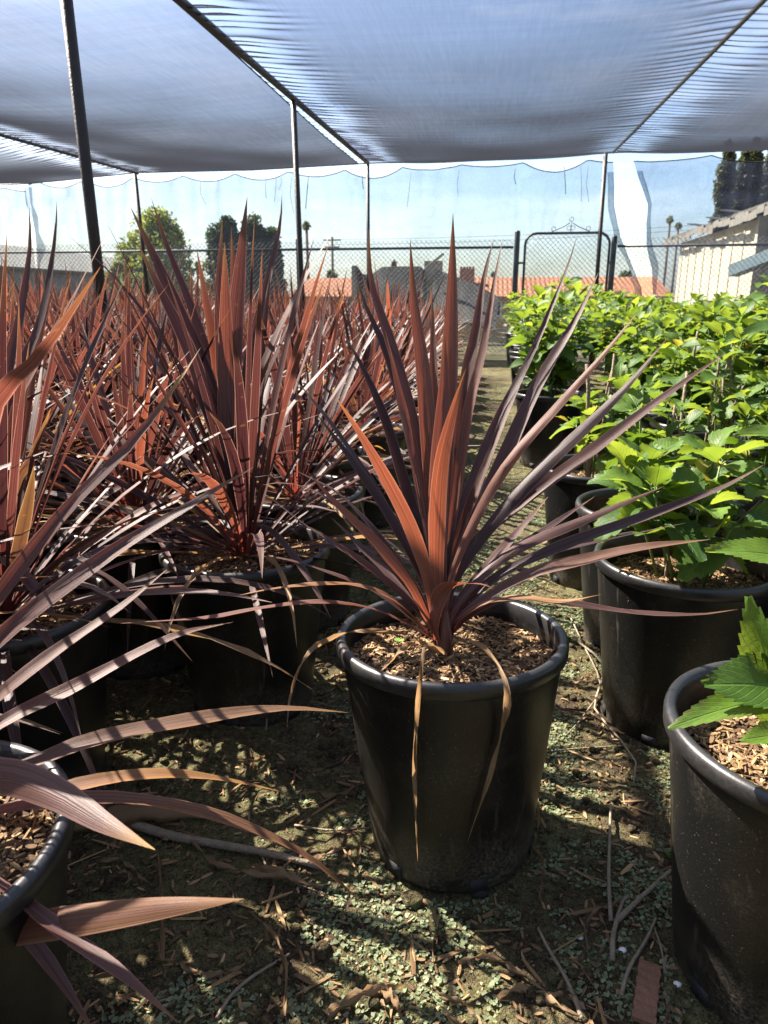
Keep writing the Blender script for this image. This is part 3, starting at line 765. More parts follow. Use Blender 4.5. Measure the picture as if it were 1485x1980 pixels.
def hyd_parts(seed, h=.42, stems=8, Lf=.115, seg=4, serr=False, spread=.5, canes=4, sparse=1.0, cmax=1.02):
    rnd = random.Random(seed); lf = MB(); st = MB(); cn = []
    for s in range(stems):
        az = s * 2.4 + rnd.uniform(-.4, .4); r0 = rnd.uniform(.01, .07); lean = rnd.uniform(.05, spread)
        hh = h * rnd.uniform(.6, 1.05); p = V((math.cos(az) * r0, math.sin(az) * r0, 0)); pts = [p.copy()]
        nn = max(3, int(hh / .065)); e = math.pi / 2 - lean * .6
        rot0 = rnd.uniform(0, 3.14)
        for k in range(nn):
            e -= lean * .12 * rnd.uniform(-.6, 1.2)
            dr = V((math.cos(az) * math.cos(e), math.sin(az) * math.cos(e), math.sin(e))); p = p + dr * (hh / nn); pts.append(p.copy())
            if k < 1: continue
            top = k == nn - 1
            for q in range(5 if top else 2):
                if not top and rnd.random() > sparse: continue
                a = rot0 + k * 1.571 + q * (math.pi if not top else 1.2566) + rnd.uniform(-.3, .3)
                el = rnd.uniform(-.35, .75) if not top else rnd.uniform(.2, 1.15)
                d = V((math.cos(a) * math.cos(el), math.sin(a) * math.cos(el), math.sin(el)))
                nr = V((-math.cos(a) * math.sin(el), -math.sin(a) * math.sin(el), math.cos(el))) + V((rnd.uniform(-.65, .65), rnd.uniform(-.65, .65), 0))
                L = Lf * rnd.uniform(.7, 1.2) * (1.0 if not top else .72)
                pet = p + d * .02
                st.tube([p, pet], .0018, 4)
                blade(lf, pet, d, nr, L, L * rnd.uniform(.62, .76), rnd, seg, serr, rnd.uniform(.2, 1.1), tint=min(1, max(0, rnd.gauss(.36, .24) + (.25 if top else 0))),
                      yel=(rnd.random() < .03) * .8, dry=(rnd.random() < .05) * 1.0)
        st.tube(pts, [.0038 - .0016 * k / len(pts) for k in range(len(pts))], 5)
    for c in range(canes):
        b = MB(); az = rnd.uniform(0, 6.28); r0 = rnd.uniform(.02, .10); hh = rnd.uniform(.55, cmax) * h
        p0 = V((math.cos(az) * r0, math.sin(az) * r0, 0)); tl = V((rnd.uniform(-.14, .14), rnd.uniform(-.14, .14), 1)) * hh
        pts = [p0 + tl * t + V((rnd.uniform(-.004, .004), rnd.uniform(-.004, .004), 0)) for t in (0, .2, .4, .6, .8, 1)]
        rr = rnd.uniform(.0035, .0072)
        b.tube(pts, [rr * 1.1, rr, rr * 1.12, rr * .95, rr * 1.05, rr * .85], 7)
        if rnd.random() < .6:
            q = pts[3]; b.tube([q, q + V((rnd.uniform(-.06, .06), rnd.uniform(-.06, .06), .05)), q + V((rnd.uniform(-.1, .1), rnd.uniform(-.1, .1), .12))], [rr * .6, rr * .5, rr * .4], 6)
        cn.append(b.mesh('cane', M['cane']))
    return lf.mesh('foliage', M['green']), st.mesh('stem', M['gstem']), cn

def hyd_plant(loc, rz, label, group, parts, k=0, mulch=True, scale=1.0, potscale=1.0, pots=True):
    r = empty('potted_shrub', loc, rz, label, 'potted plant', group)
    if pots:
        p = at_obj('pot', POTM, r); at_obj('rim', RIMM, p)
        at_obj('potting_mix', SOILM[k % 2], r, (0, 0, SOIL_Z - .02))
        if mulch: at_obj('bark_mulch', CHIPM[k % 2], r, (0, 0, SOIL_Z - .02))['kind'] = 'stuff'
    lf, st, cn = parts
    for nm, me in (('foliage', lf), ('stem', st)):
        o = at_obj(nm, me, r, (0, 0, SOIL_Z - .02)); o.scale = (scale,) * 3
    for c in cn:
        o = at_obj('cane', c, r, (0, 0, SOIL_Z - .02)); o.scale = (scale,) * 3
    return r

Bxy = W(.735, 1.66); Bloc = V((Bxy.x, Bxy.y, gz(Bxy.x, Bxy.y) - .01))
hyd_plant(Bloc, .6, 'bushy green shrub in the dusty black pot right of the lone cordyline', 'green shrubs in the right block',
          hyd_parts(501, .30, 10, .135, 7, True, .75, 3, 1.0), 0)
Axy = W(.80, 2.10); Aloc = V((Axy.x, Axy.y, gz(Axy.x, Axy.y) - .01))
hyd_plant(Aloc, 2.2, 'green shrub with bare upright canes, second pot back along the aisle', 'green shrubs in the right block',
          hyd_parts(502, .36, 8, .115, 6, True, .55, 6, .75, 1.5), 1)
A2xy = W(.80, 2.62); A2loc = V((A2xy.x, A2xy.y, gz(A2xy.x, A2xy.y) - .01))
hyd_plant(A2loc, 4.2, 'green shrub third pot back on the right of the aisle', 'green shrubs in the right block',
          hyd_parts(503, .34, 8, .11, 5, True, .5, 5, .8, 1.4), 0)
# nearest shrub, lower right: traced leaves reaching into the picture
Fxy = W(.635, .915); Floc = V((Fxy.x, Fxy.y, gz(Fxy.x, Fxy.y) - .01))
Fr = empty('potted_shrub', Floc, 0, 'nearest green shrub at the lower right, serrated leaves over a dusty black rim', 'potted plant', 'green shrubs in the right block')
add_pot(Fr, 1, True, SOIL_Z - .02)
zf = depth(Floc + V((0, 0, .45)))
rf = random.Random(9)
def tleaf(b0, tip, zb, zt, wpx, nrm=(0, -.35, .9), tint=.6, droop=.3, dry=0., yel=0.):
    a = P(b0[0], b0[1], zb); c = P(tip[0], tip[1], zt); L = (c - a).length * 1.03
    d = (c - a).normalized(); up = V(nrm); S = d.cross(up).normalized(); d2 = Quaternion(S, droop * .5) @ d
    m = MB(); blade(m, a, d2, nrm, L, wpx / FPX * (zb + zt) / 2, rf, 15, True, droop, tint, yel, .25, dry)
    m.v = [tuple(V(p) - Floc) for p in m.v]; o = m.build('leaf', M['green'], Fr)
tleaf((1560, 1085), (1368, 1068), zf, zf - .03, 78, tint=.85)
tleaf((1538, 1450), (1449, 1162), zf - .02, zf - .06, 105, nrm=(-.5, -.8, .3), tint=.6)
tleaf((1560, 1330), (1366, 1325), zf - .05, zf - .10, 120, nrm=(0, -.55, .8), tint=.35, droop=.2)
tleaf((1540, 1345), (1298, 1408), zf - .06, zf - .12, 70, nrm=(0, -.3, .9), tint=.7, droop=.4, dry=.6)
tleaf((1560, 1420), (1436, 1432), zf - .06, zf - .09, 60, tint=.8)
tleaf((1560, 850), (1424, 842), zf + .05, zf + .02, 60, tint=.85)
tleaf((1560, 640), (1434, 652), zf + .0, zf - .03, 60, tint=.3, droop=.7)
tleaf((1620, 1000), (1478, 960), zf, zf - .03, 120, tint=.7)
tleaf((1600, 1200), (1470, 1290), zf - .02, zf - .05, 110, tint=.75)
tleaf((1600, 1240), (1690, 1380), zf - .02, zf - .05, 110, tint=.6)
tleaf((1600, 900), (1720, 860), zf, zf, 110, tint=.6)
tleaf((1600, 760), (1560, 600), zf, zf, 90, tint=.6)
tleaf((1600, 1100), (1750, 1080), zf, zf, 110, tint=.6)
for q in ((1590, 1460, 1560, 640), (1620, 1460, 1620, 760), (1570, 1460, 1530, 1060)):
    m = MB(); a = P(q[0], q[1], zf); c = P(q[2], q[3], zf); m.tube([a, a.lerp(c, .5) + V((.004, 0, 0)), c], [.0055, .0045, .0032], 7)
    m.v = [tuple(V(p) - Floc) for p in m.v]; m.build('stem', M['gstem'], Fr)

HV = [hyd_parts(600 + i, .50 + .05 * (i % 3), 10, .132, 4, i < 2, .5, 2 + i % 2, .95) for i in range(6)]
HVC = [hyd_parts(650 + i, .46, 9, .118, 5, True, .5, 6, .7, 1.25) for i in range(2)]
hr = random.Random(12)
for j in range(19):
    y0 = 1.75 + .46 * j
    for i in range(12):
        x = .50 + .46 * i + hr.uniform(-.05, .05); y = y0 + hr.uniform(-.05, .05)
        if i == 0:
            if y0 < 4.3: continue
            x -= .10
        if x > .38 * y + .75: continue
        if y > 10.2: continue
        edge = i == 0
        pt = HV[hr.randrange(6)] if y > 3.6 else HVC[hr.randrange(2)]
        s = hr.choice((.8, .88, .95, 1., 1.05, 1.15)) * (.80 if y < 2.6 else .92 if y < 3.4 else .86 if y > 6 else .95)
        lab = 'green shrub in a black pot at the far aisle edge of the right block' if edge else 'leafy green shrub packed in the rows of the right block'
        hyd_plant((x, y, gz(x, y) - .01), hr.uniform(0, 6.28), lab, 'green shrubs along the far aisle edge' if edge else 'green shrubs packed in the right block', pt, 0, False, s, pots=(y < 5 or edge))

# ------------------------------------------------------------------ SHADE HOUSE
BZ = lambda y: 2.50 + .0305 * y
frame = empty('shade_house', (-1.79, 3.3, 0), 0, 'dark steel pipe frame of posts and roof pipes carrying the shade cloth', 'frame')
fo = V((-1.79, 3.3, 0))
def fpart(name, pts, r, mat='steel', n=10):
    b = MB(); b.tube([V(p) - fo for p in pts], r, n); return b.build(name, M[mat], frame)
pb = on_z(242, 965, .03)
b = MB(); rot = Matrix.Rotation(.2, 3, 'Z')
fpart('post', [pb + V((0, 0, -.1)), V((-1.82, 3.28, BZ(3.3)))], .027)
def post(x, y, dx=0, r=.024):
    fpart('post', [(x, y, gz(x, y) - .1), (x + dx, y, BZ(y) + .01)], r)
post(-1.75, 6.86, -.04, .025); post(-1.79, 10.8, 0, .024); post(-5.3, 11.1, -.05, .03)
bp_ = on_y(1155, 585, 10.5); tp_ = on_y(1171, 303, 10.5)
fpart('post', [(bp_.x - .02, 10.5, .1), (tp_.x, 10.5, BZ(10.5) + .01)], .028)
post(1.46, 3.0, 0, .025); post(4.7, 10.3, 0, .025); post(-9, 11.4, 0, .025); post(-5.3, 6.9, 0, .02) if False else None
fpart('roof_pipe', [(-1.80, -9., BZ(-9.)), (-1.79, 10.8, BZ(10.8))], .027)
fpart('roof_pipe', [(1.46, -9., BZ(-9.) + .01), (1.44, 10.5, BZ(10.5) + .01)], .017, 'galv')
fpart('roof_pipe', [(-5.35, -9., BZ(-9.)), (-5.3, 11.1, BZ(11.1) - .02)], .02)
fpart('roof_pipe', [(4.7, -9., BZ(-9.)), (4.7, 10.3, BZ(10.3))], .02)
fpart('edge_cable', [(-9.5, 11.5, BZ(11.4) - .12), (-7.2, 11.3, BZ(11.3) - .10), (-5.3, 11.1, BZ(11.1) - .01), (-3.5, 10.96, BZ(10.9) - .03), (-1.79, 10.82, BZ(10.8)), (-.2, 10.66, BZ(10.6) - .01), (1.44, 10.5, BZ(10.5) + .01), (3.1, 10.38, BZ(10.4) - .01), (4.7, 10.3, BZ(10.3))], .009, 'cord', 6)

def edge_y(x):
    x = max(-9.6, min(9.5, x)); return 10.8 - (x + 1.79) * (.3 / 3.23) if x > -1.79 else 10.8 - (x + 1.79) * .085
def canopy(name, x0, x1, label, ripL, ripR, seed, sag=.07):
    b = MB(); nx = 46; dy = .022; rnd = random.Random(seed)
    xs = []
    for i in range(nx + 1):
        t = i / nx; xs.append(x0 + (x1 - x0) * (t + .0 * t))
    rows = []; y = -24.; ys = []
    while y < 11.8: ys.append(y); y += dy if y > 2.3 else .25
    for y in ys:
        row = []
        for x in xs:
            Y = min(y, edge_y(x))
            t = (x - x0) / (x1 - x0)
            z = BZ(Y) - sag * 4 * t * (1 - t) * (1 if Y < 9 else 1 - .5 * sstep(9, 11, Y))
            for d, am in ((x - x0, ripL), (x1 - x, ripR)):
                if am and d < 1.2:
                    wl = noise.noise(V((Y * 4.2, d * .7 + seed, seed))) ; ph = Y * 2 * math.pi / .13 + 4 * wl + 2 * noise.noise(V((d * 3, Y, seed + 3)))
                    amp = am * math.exp(-(d / (.33 + .16 * noise.noise(V((Y * 2.6, seed, 1))))) ** 2.4) * (0.5 + .9 * abs(noise.noise(V((Y * 2.3, seed, 7)))))
                    z += amp * math.sin(ph)
            z += .012 * noise.noise(V((x * 1.1, Y * .8, seed)))
            z += .00012 * math.sin(Y * 31 + 3 * noise.noise(V((x * .8, Y * 2, seed)))) * (1 - min(1, abs(noise.noise(V((x * .5, Y * .6, seed + 5)))) * 2))
            xx = x + (t * .10 * (1 - sstep(4.2, 9.3, Y)) if seed == 2 else 0)
            row.append((xx, Y, z))
        rows.append(row)
    b.grid(rows)
    o = b.build(name, M['roofcloth']); return tag(o, label, 'shade cloth', 'shade cloth panels of the roof')
c_mid = canopy('shade_cloth', -1.775, 1.45, 'middle blue-grey shade cloth panel over the aisle, rippled along both pipes', .019, .006, 1)
c_left = canopy('shade_cloth', -5.3, -1.93, 'left shade cloth panel ending in an open slit beside the roof pipe', .022, 0, 2)
c_right = canopy('shade_cloth', 1.45, 4.7, 'right shade cloth panel with heavy ripples beside the thin grey pipe', .014, .0, 3)
c_far = canopy('shade_cloth', -9.6, -5.3, 'outermost left shade cloth panel, gathered in deep folds', .0, .026, 4, .2)
canopy('shade_cloth', 4.7, 22., 'outer right shade cloth panel, added out of view to block low sky light', .0, .0, 5)  # wide panel added out of view, keeps grazing sky light off the pots
canopy('shade_cloth', -24., -9.6, 'outer left shade cloth panel beyond the gathered one, added unseen to block low sky light', .0, .0, 6)  # unseen counterpart on the left, added to cut the low sky fill
# lacing cords along the slit
lac = MB()
SX = lambda y: -1.93 + .10 * (1 - sstep(4.2, 9.3, y))
lac.tube([(SX(y), y, BZ(y) + .002) for y in [-1.2 + .3 * k for k in range(41)]], .006, 5)
k = 0; y = 1.0
while y < 10.6:
    lac.tube([(SX(y), y, BZ(y)), ((SX(y) - 1.80) / 2, y + .05, BZ(y) - .01), (-1.80, y + .03, BZ(y) + .02)], .0032, 5); y += .23 + .05 * math.sin(y * 7)
lac.build('lacing', M['cord'], c_left)

# hanging nets at the back
NETB = .15
def net(label, xa, xb, topf, edgeL=None, edgeR=None, mat='net', seed=1, cordz=None):
    b = MB(); nx = max(10, int((xb - xa) / .05)); nz_ = 40; rows = []
    for k in range(nz_ + 1):
        t = k / nz_; row = []
        for i in range(nx + 1):
            s = i / nx; 
            zt = topf(xa + (xb - xa) * s); z = NETB + (zt - NETB) * t
            l = edgeL(z) if edgeL else xa; r = edgeR(z) if edgeR else xb
            x = l + (r - l) * s
            Y = 11.05 - .085 * (x + 1.79)
            Y += .018 * math.sin(x * 5 + noise.noise(V((x, z, seed))) * 3) * (1 - t * .5) + .026 * noise.noise(V((x * 1.3, z * 7, seed))) + .03 * noise.noise(V((x * 7, z * 1.3, seed + 2))) * sstep(.3, 1, t)
            row.append((x, Y, z))
        rows.append(row)
    b.grid(rows); o = b.build('windbreak_net', M[mat]); tag(o, label, 'net', 'windbreak nets along the fence')
    # top hem rope
    h = MB(); h.tube([(p[0], p[1] - .004, p[2]) for p in rows[-1]], .007, 5); h.build('hem_rope', M['cord'], o)
    return o
def scallop(per, ph, dep, base):
    def f(x):
        u = ((x + ph) / per) % 1.0
        k = math.floor((x + ph) / per); dd = dep * (.35 + .9 * abs(math.sin(k * 12.9898) * 43758.5453 % 1))
        return BZ(11.0) - .035 + base - dd * (1 - (2 * u - 1) ** 2) - (x + 1.79) * .0015
    return f
def edge_from(pix, Y):
    q = sorted([on_y(a, c, Y) for a, c in pix], key=lambda p: p.z)
    def f(z):
        if z <= q[0].z: return q[0].x
        for a, c in zip(q, q[1:]):
            if z <= c.z: return a.x + (c.x - a.x) * (z - a.z) / (c.z - a.z) + .008 * noise.noise(V((z * 14, 0, 3)))
        return q[-1].x
    return f
Yr = 11.05 - .085 * (1.7 + 1.79)
eL = edge_from([(1186, 305), (1188, 400), (1200, 460), (1220, 510), (1240, 560), (1243, 620)], Yr)
eR = edge_from([(1222, 300), (1234, 345), (1252, 395), (1249, 430), (1249, 480), (1259, 520), (1262, 620)], Yr)
xs0 = on_y(62, 480, 11.5).x
n_mid = net('long pale net behind the cordylines, scalloped top rope, left of the tear', xs0 + .06, 1.75, scallop(.86, .3, .11, 0), None, eL, 'net', 1)
net('pale net at the far left beyond the puckered seam', -10.5, xs0, scallop(1.1, .1, .06, -.08), None, None, 'net', 2)
n_rt = net('bluish net right of the tall tear, behind the shrubs', 2.0, 6.5, scallop(1.15, .55, .12, 0), eR, None, 'net2', 3)
for nm_, f_, wd_ in (('left', eL, -.10), ('right', eR, .09)):
    fm = MB(); rw = []
    for k in range(30):
        z = .3 + (BZ(11) - .2 - .3) * k / 29; x = f_(z); Y = 11.05 - .085 * (x + 1.79) - .02
        rw.append([(x, Y, z), (x + wd_ * .35, Y - .03 + .02 * noise.noise(V((z * 5, 1, 2))), z), (x + wd_ * (.8 + .5 * noise.noise(V((z * 3, wd_ * 50, 2)))), Y + .005, z)])
    fm.grid(rw); fm.build('torn_hem', M['net2'], n_mid if nm_ == 'left' else n_rt)
sm = MB(); sp_ = [on_y(a, c, 11.38) for a, c in ((52, 362), (60, 395), (64, 420), (72, 450), (80, 480), (74, 510), (70, 560), (70, 640))]
sm.grid([[p + V((-.05 - .04 * math.sin(i * 2), 0, 0)), p, p + V((.05 + .03 * math.cos(i * 3), .01, 0))] for i, p in enumerate(sp_)]); sm.build('seam', M['net2'], n_mid)
# loose ravelled threads hanging from the top of the net
tm = MB()
rt = random.Random(4)
for k in range(16):
    x = rt.uniform(-4.5, 1.4); Y = 11.02 - .085 * (x + 1.79) - .03; z = BZ(11) - .12; l = rt.uniform(.12, .5)
    tm.tube([(x, Y, z), (x + rt.uniform(-.03, .03), Y, z - l * .5), (x + rt.uniform(-.06, .06), Y, z - l)], rt.choice((.003, .003, .006)), 4)
t_ = tm.build('loose_threads', M['cord'], n_mid); t_['kind'] = 'stuff'

# ------------------------------------------------------------------ CHAIN LINK FENCE + GATE
FY = 11.75; frot = 0
def fy(x): return FY - .02 * x
def f_on(px, py): return on_y(px, py, FY)
def seg_fence(name, x0, x1, ztop_rail, ztop, zbot, posts, label, seed):
    root = empty(name, (x0, fy(x0), 0), 0, label, 'fence'); o0 = V((x0, fy(x0), 0))
    def pt(x, z): return V((x, fy(x), z)) - o0
    m = MB(); s = .074; H = ztop - zbot; n = int((x1 - x0 + H) / s) + 1
    for k in range(n):
        for sgn in (1, -1):
            xa = x0 + k * s if sgn < 0 else x0 - H + k * s
            # runs from (xa, zbot) upward with 45 degree slope
            if sgn > 0: a, c = (xa, zbot), (xa + H, ztop)
            else: a, c = (xa, zbot), (xa - H, ztop)
            t0, t1 = 0., 1.
            dx = c[0] - a[0]
            for lim, lo in ((x0, True), (x1, False)):
                tt = (lim - a[0]) / dx
                if (dx > 0) == lo: t0 = max(t0, tt)
                else: t1 = min(t1, tt)
            if t1 - t0 < .02: continue
            q = lambda t: (a[0] + dx * t, a[1] + (c[1] - a[1]) * t)
            p0, p1 = q(t0), q(t1)
            off = V((0, .003 * sgn, 0))
            m.tube([pt(*p0) + off, pt(*p1) + off], .0030, 3, cap=False)
    m.build('chain_link_mesh', M['wire'], root)
    m = MB(); m.tube([pt(x0, ztop_rail), pt(x1, ztop_rail)], .019, 8); m.build('top_rail', M['galv'], root)
    for x, zt, r, mt in posts:
        m = MB(); m.tube([pt(x, -.1), pt(x, zt - .02), pt(x, zt)], [r, r, r * .7], 10); m.build('fence_post', M[mt], root)
    return root
gl = f_on(1001, 446); gr_ = f_on(1187, 470); rl = f_on(1000, 478); mt = f_on(990, 462)
gx0, gx1 = gl.x, gr_.x
seg_fence('chain_link_fence', -10.5, gx0 - .05, rl.z, mt.z, .22, [(gx0, gl.z, .042, 'dkgreen'), (f_on(573, 470).x, mt.z + .05, .026, 'galv'), (-6.5, mt.z + .05, .026, 'galv')],
          'chain link fence left of the gate with grey top rail', 1)
seg_fence('chain_link_fence', gx1 + .05, 6.5, rl.z + .0, mt.z + .0, .22, [(gx1, gr_.z + .1, .042, 'dkgreen'), (gx1 + 3.2, mt.z + .05, .026, 'galv')], 'chain link fence right of the gate before the cream shed', 2)
gate = empty('garden_gate', ((gx0 + gx1) / 2, FY - .03, .2), 0, 'chain link walk gate with rounded pipe frame and scroll finial', 'gate')
go = V(gate.location)
a0, a1 = f_on(1014, 500).x, f_on(1176, 500).x; zt = f_on(1090, 451).z; rc = .16
arch = [(a0, .3)] + [(a0, zt - rc)] + [(a0 + rc - rc * math.cos(t), zt - rc + rc * math.sin(t)) for t in (R(20), R(45), R(70))] + [(a0 + rc, zt), (a1 - rc, zt)] + [(a1 - rc + rc * math.sin(t), zt - rc + rc * math.cos(t)) for t in (R(20), R(45), R(70))] + [(a1, zt - rc), (a1, .3)]
m = MB(); m.tube([V((x, FY - .03, z)) - go for x, z in arch], .019, 8); m.tube([V((a0, FY - .03, .3)) - go, V((a1, FY - .03, .3)) - go], .019, 8); m.build('gate_frame', M['dkgreen'], gate)
m = MB(); s = .074; zb = .32; H = zt - .02 - zb
for k in range(-40, 60):
    for sg in (1, -1):
        A = V((a0 + k * s, zb)); B = A + V((sg * H, H))
        ts = [0., 1.]
        lo, hi = a0 + .015, a1 - .015
        t_a, t_b = (lo - A.x) / (B.x - A.x), (hi - A.x) / (B.x - A.x)
        t0, t1 = max(0, min(t_a, t_b)), min(1, max(t_a, t_b))
        if t1 - t0 < .02: continue
        # keep inside the rounded corners
        q0 = A + (B - A) * t0; q1 = A + (B - A) * t1
        if q1.y > zt - .05 and (q1.x < a0 + .06 or q1.x > a1 - .06): q1 = A + (B - A) * max(t0, t1 - .06)
        m.tube([V((q0.x, FY - .03 + .003 * sg, q0.y)) - go, V((q1.x, FY - .03 + .003 * sg, q1.y)) - go], .0030, 3, cap=False)
m.build('chain_link_mesh', M['wire'], gate)
m = MB(); xc = (a0 + a1) / 2 + .04
def ring(cx, cz, r, a0_=0, a1_=360, n=14): m.tube([V((cx + r * math.cos(R(a0_ + (a1_ - a0_) * k / n)), FY - .03, cz + r * math.sin(R(a0_ + (a1_ - a0_) * k / n)))) - go for k in range(n + 1)], .004, 5)
ring(xc, zt + .19, .03); m.tube([V((xc, FY - .03, zt)) - go, V((xc, FY - .03, zt + .16)) - go], .006, 5)
for sg in (1, -1):
    m.tube([V((xc + sg * .02, FY - .03, zt + .14)) - go, V((xc + sg * .1, FY - .03, zt + .09)) - go, V((xc + sg * .22, FY - .03, zt + .04)) - go, V((xc + sg * .27, FY - .03, zt + .02)) - go], .006, 5); ring(xc + sg * .25, zt + .06, .03); ring(xc + sg * .03, zt + .07, .03)
m.build('scroll_finial', M['wire'], gate)
m = MB()
for z in (1.55, .6):
    m.box(V((a0 - .05, FY - .03, z)) - go, .09, .03, .03); m.box(V((a1 + .05, FY - .03, z)) - go, .09, .03, .03)
m.build('hinge', M['dkgreen'], gate)

# ------------------------------------------------------------------ BACKGROUND
def prism(m, base_pts, z0, z1, mi=0):
    a = [m.vert((p[0], p[1], z0)) for p in base_pts]; c = [m.vert((p[0], p[1], z1)) for p in base_pts]; n = len(a)
    for i in range(n): m.face(a[i], a[(i + 1) % n], c[(i + 1) % n], c[i], m=mi)
    m.face(*c, m=mi); m.face(*reversed(a), m=mi)
def slab(m, quad, th):
    q = [V(p) for p in quad]; n = (q[1] - q[0]).cross(q[3] - q[0]).normalized() * th
    a = [m.vert(p) for p in q]; c = [m.vert(p - n) for p in q]
    m.face(*a); m.face(*reversed(c))
    for i in range(4): m.face(a[i], c[i], c[(i + 1) % 4], a[(i + 1) % 4])

# terracotta-roofed house
hl, hrr = on_y(560, 574, 44), on_y(1300, 574, 44)
ez, rz_ = on_y(1050, 573, 44).z, on_y(1050, 536, 49).z
house = empty('tile_roof_house', ((hl.x + hrr.x) / 2, 47, -1.7), 0, 'long low house with terracotta tile roof beyond the gate', 'house'); ho = V(house.location)
m = MB(); slab(m, [V((hl.x, 43.6, ez)) - ho, V((hrr.x, 43.6, ez)) - ho, V((hrr.x, 49, rz_)) - ho, V((hl.x, 49, rz_)) - ho], .15); slab(m, [V((hrr.x, 54.4, ez)) - ho, V((hl.x, 54.4, ez)) - ho, V((hl.x, 49.02, rz_)) - ho, V((hrr.x, 49.02, rz_)) - ho], .15)
roof = m.build('roof', M['tile'], house, smooth=False)
m = MB(); prism(m, [V((hl.x + .6, 44.3, 0)) - ho, V((hrr.x - .6, 44.3, 0)) - ho, V((hrr.x - .6, 53.6, 0)) - ho, V((hl.x + .6, 53.6, 0)) - ho], -.2, ez - .12 - ho.z); m.build('wall', M['ochre'], house, smooth=False)
for px in (1052, 1075, 1098, 1010, 960, 930):
    w0 = on_y(px, 585, 44.25); m = MB(); m.box(w0 + V((0, 0, -.35)) - ho, .62, .06, .9); wn = m.build('window', M['white'], house, smooth=False)
    m = MB(); m.box(w0 + V((0, -.04, -.35)) - ho, .46, .03, .74); m.build('pane', M['glass'], wn, smooth=False)
ch0, ch1 = on_y(889, 540, 47), on_y(917, 540, 47); m = MB(); zc = on_y(900, 516, 47).z
prism(m, [V((ch0.x, 46.6, 0)) - ho, V((ch1.x, 46.6, 0)) - ho, V((ch1.x, 47.5, 0)) - ho, V((ch0.x, 47.5, 0)) - ho], rz_ - 1.2 - ho.z, zc - .12 - ho.z)
for k in range(5): m.box(V((ch0.x + (ch1.x - ch0.x) * (k + .5) / 5, 47.05, zc - .06)) - ho, .12, .85, .12)
m.build('chimney', M['brick'], roof, smooth=False)

# collapsed felt-roofed shelter just beyond the fence
SY = 14.2
def S(px, py, dy=0): return on_y(px, py, SY + dy)
hut = empty('collapsed_shelter', (S(820, 600).x, SY, 0), 0, 'collapsed dark shelter with sagging roof sheets behind the fence', 'shed'); uo = V(hut.location)
def sheet(name, top, bot, mat, d0, d1, th=.06):
    m = MB(); n = 14
    def along(pl, t):
        f = t * (len(pl) - 1); i = min(int(f), len(pl) - 2); return (pl[i][0] + (pl[i + 1][0] - pl[i][0]) * (f - i), pl[i][1] + (pl[i + 1][1] - pl[i][1]) * (f - i))
    rows = []
    for k in range(7):
        s = k / 6; row = []
        for i in range(n + 1):
            a = along(top, i / n); c = along(bot, i / n)
            p = S(a[0] + (c[0] - a[0]) * s, a[1] + (c[1] - a[1]) * s, d1 + (d0 - d1) * s) + V((0, .05 * noise.noise(V((i * .7, k * .7, 2))), 0)) - uo
            row.append(p)
        rows.append(row)
    m.grid(rows); m.grid([[p + V((0, th, -th)) for p in r] for r in rows][::-1]); return m.build(name, M[mat], hut)
sheet('roof_sheet', [(680, 514), (690, 513), (702, 530), (718, 532), (738, 516), (770, 515), (814, 515), (822, 525)], [(678, 640), (700, 640), (720, 640), (740, 640), (760, 640), (790, 640), (815, 640), (835, 640)], 'darkroof', -.4, .7)
sheet('roof_sheet', [(842, 520), (858, 526), (880, 534), (905, 544), (936, 558), (965, 575)], [(820, 640), (850, 632), (880, 628), (905, 622), (935, 628), (958, 636)], 'tarp', -.5, .5)
m = MB(); m.box((S(830, 560) + V((0, .9, 0))) - uo, .36, .1, 1.1); m.build('gable_board', M['board'], hut, smooth=False)
m = MB(); a, c = S(822, 520, .3) - uo, S(858, 490, .3) - uo; m.tube([a, c], .035, 4); m.build('leaning_board', M['board'], hut, smooth=False)
m = MB(); m.box(S(762, 512, 1.) - uo, .10, .1, .12); m.tube([S(762, 512, 1) - uo, S(762, 502, 1) - uo], [.04, .02], 6); m.build('roof_vent', M['brick'], hut, smooth=False)
# pallets / rubble pile
rub = empty('rubble_pile', S(975, 640, -.4), 0, 'low pile of pale boards beside the collapsed shelter', 'pile'); ro_ = V(rub.location); rr2 = random.Random(5)
for k in range(9):
    m = MB(); m.box(V((rr2.uniform(-.25, .25), rr2.uniform(-.2, .2), -.35 + k * .075)), rr2.uniform(.4, .8), .12, .035, Matrix.Rotation(rr2.uniform(-.5, .5), 3, 'Z') @ Matrix.Rotation(rr2.uniform(-.12, .12), 3, 'Y')); m.build('board', M['board'], rub, smooth=False)

# cream shed, right
def Wc(px, d): return W((px - CW / 2) / FPX * d * math.cos(PITCH), d)
s0 = Wc(1305, 20.2); s1 = Wc(1452, 14.0); s1b = Wc(1560, 11.6)
ax = (s1 - s0).normalized(); nx_ = V((-ax.y, ax.x, 0)); nx_ = nx_ if nx_.x < 0 else -nx_
shed = empty('cream_shed', s0, 0, 'cream board-walled shed with torn eave at the right edge', 'shed'); eo = V(shed.location)
EZ = 2.42; Lw = (s1 - s0).length
def sp2(u, v, z): return s0 + ax * u - nx_ * v + V((0, 0, z)) - eo
m = MB(); prism(m, [sp2(0, 0, 0), sp2(Lw, 0, 0), sp2(Lw, 4.5, 0), sp2(0, 4.5, 0)], -1.0, EZ); m.build('wall', M['stucco'], shed, smooth=False)
for k in range(9):
    m = MB(); u = .35 + k * (Lw - .5) / 8; m.box(sp2(u, -.008, .7), .05, .02, 3.3, Matrix.Rotation(math.atan2(ax.y, ax.x), 3, 'Z')); m.build('batten', M['stucco'], shed, smooth=False)
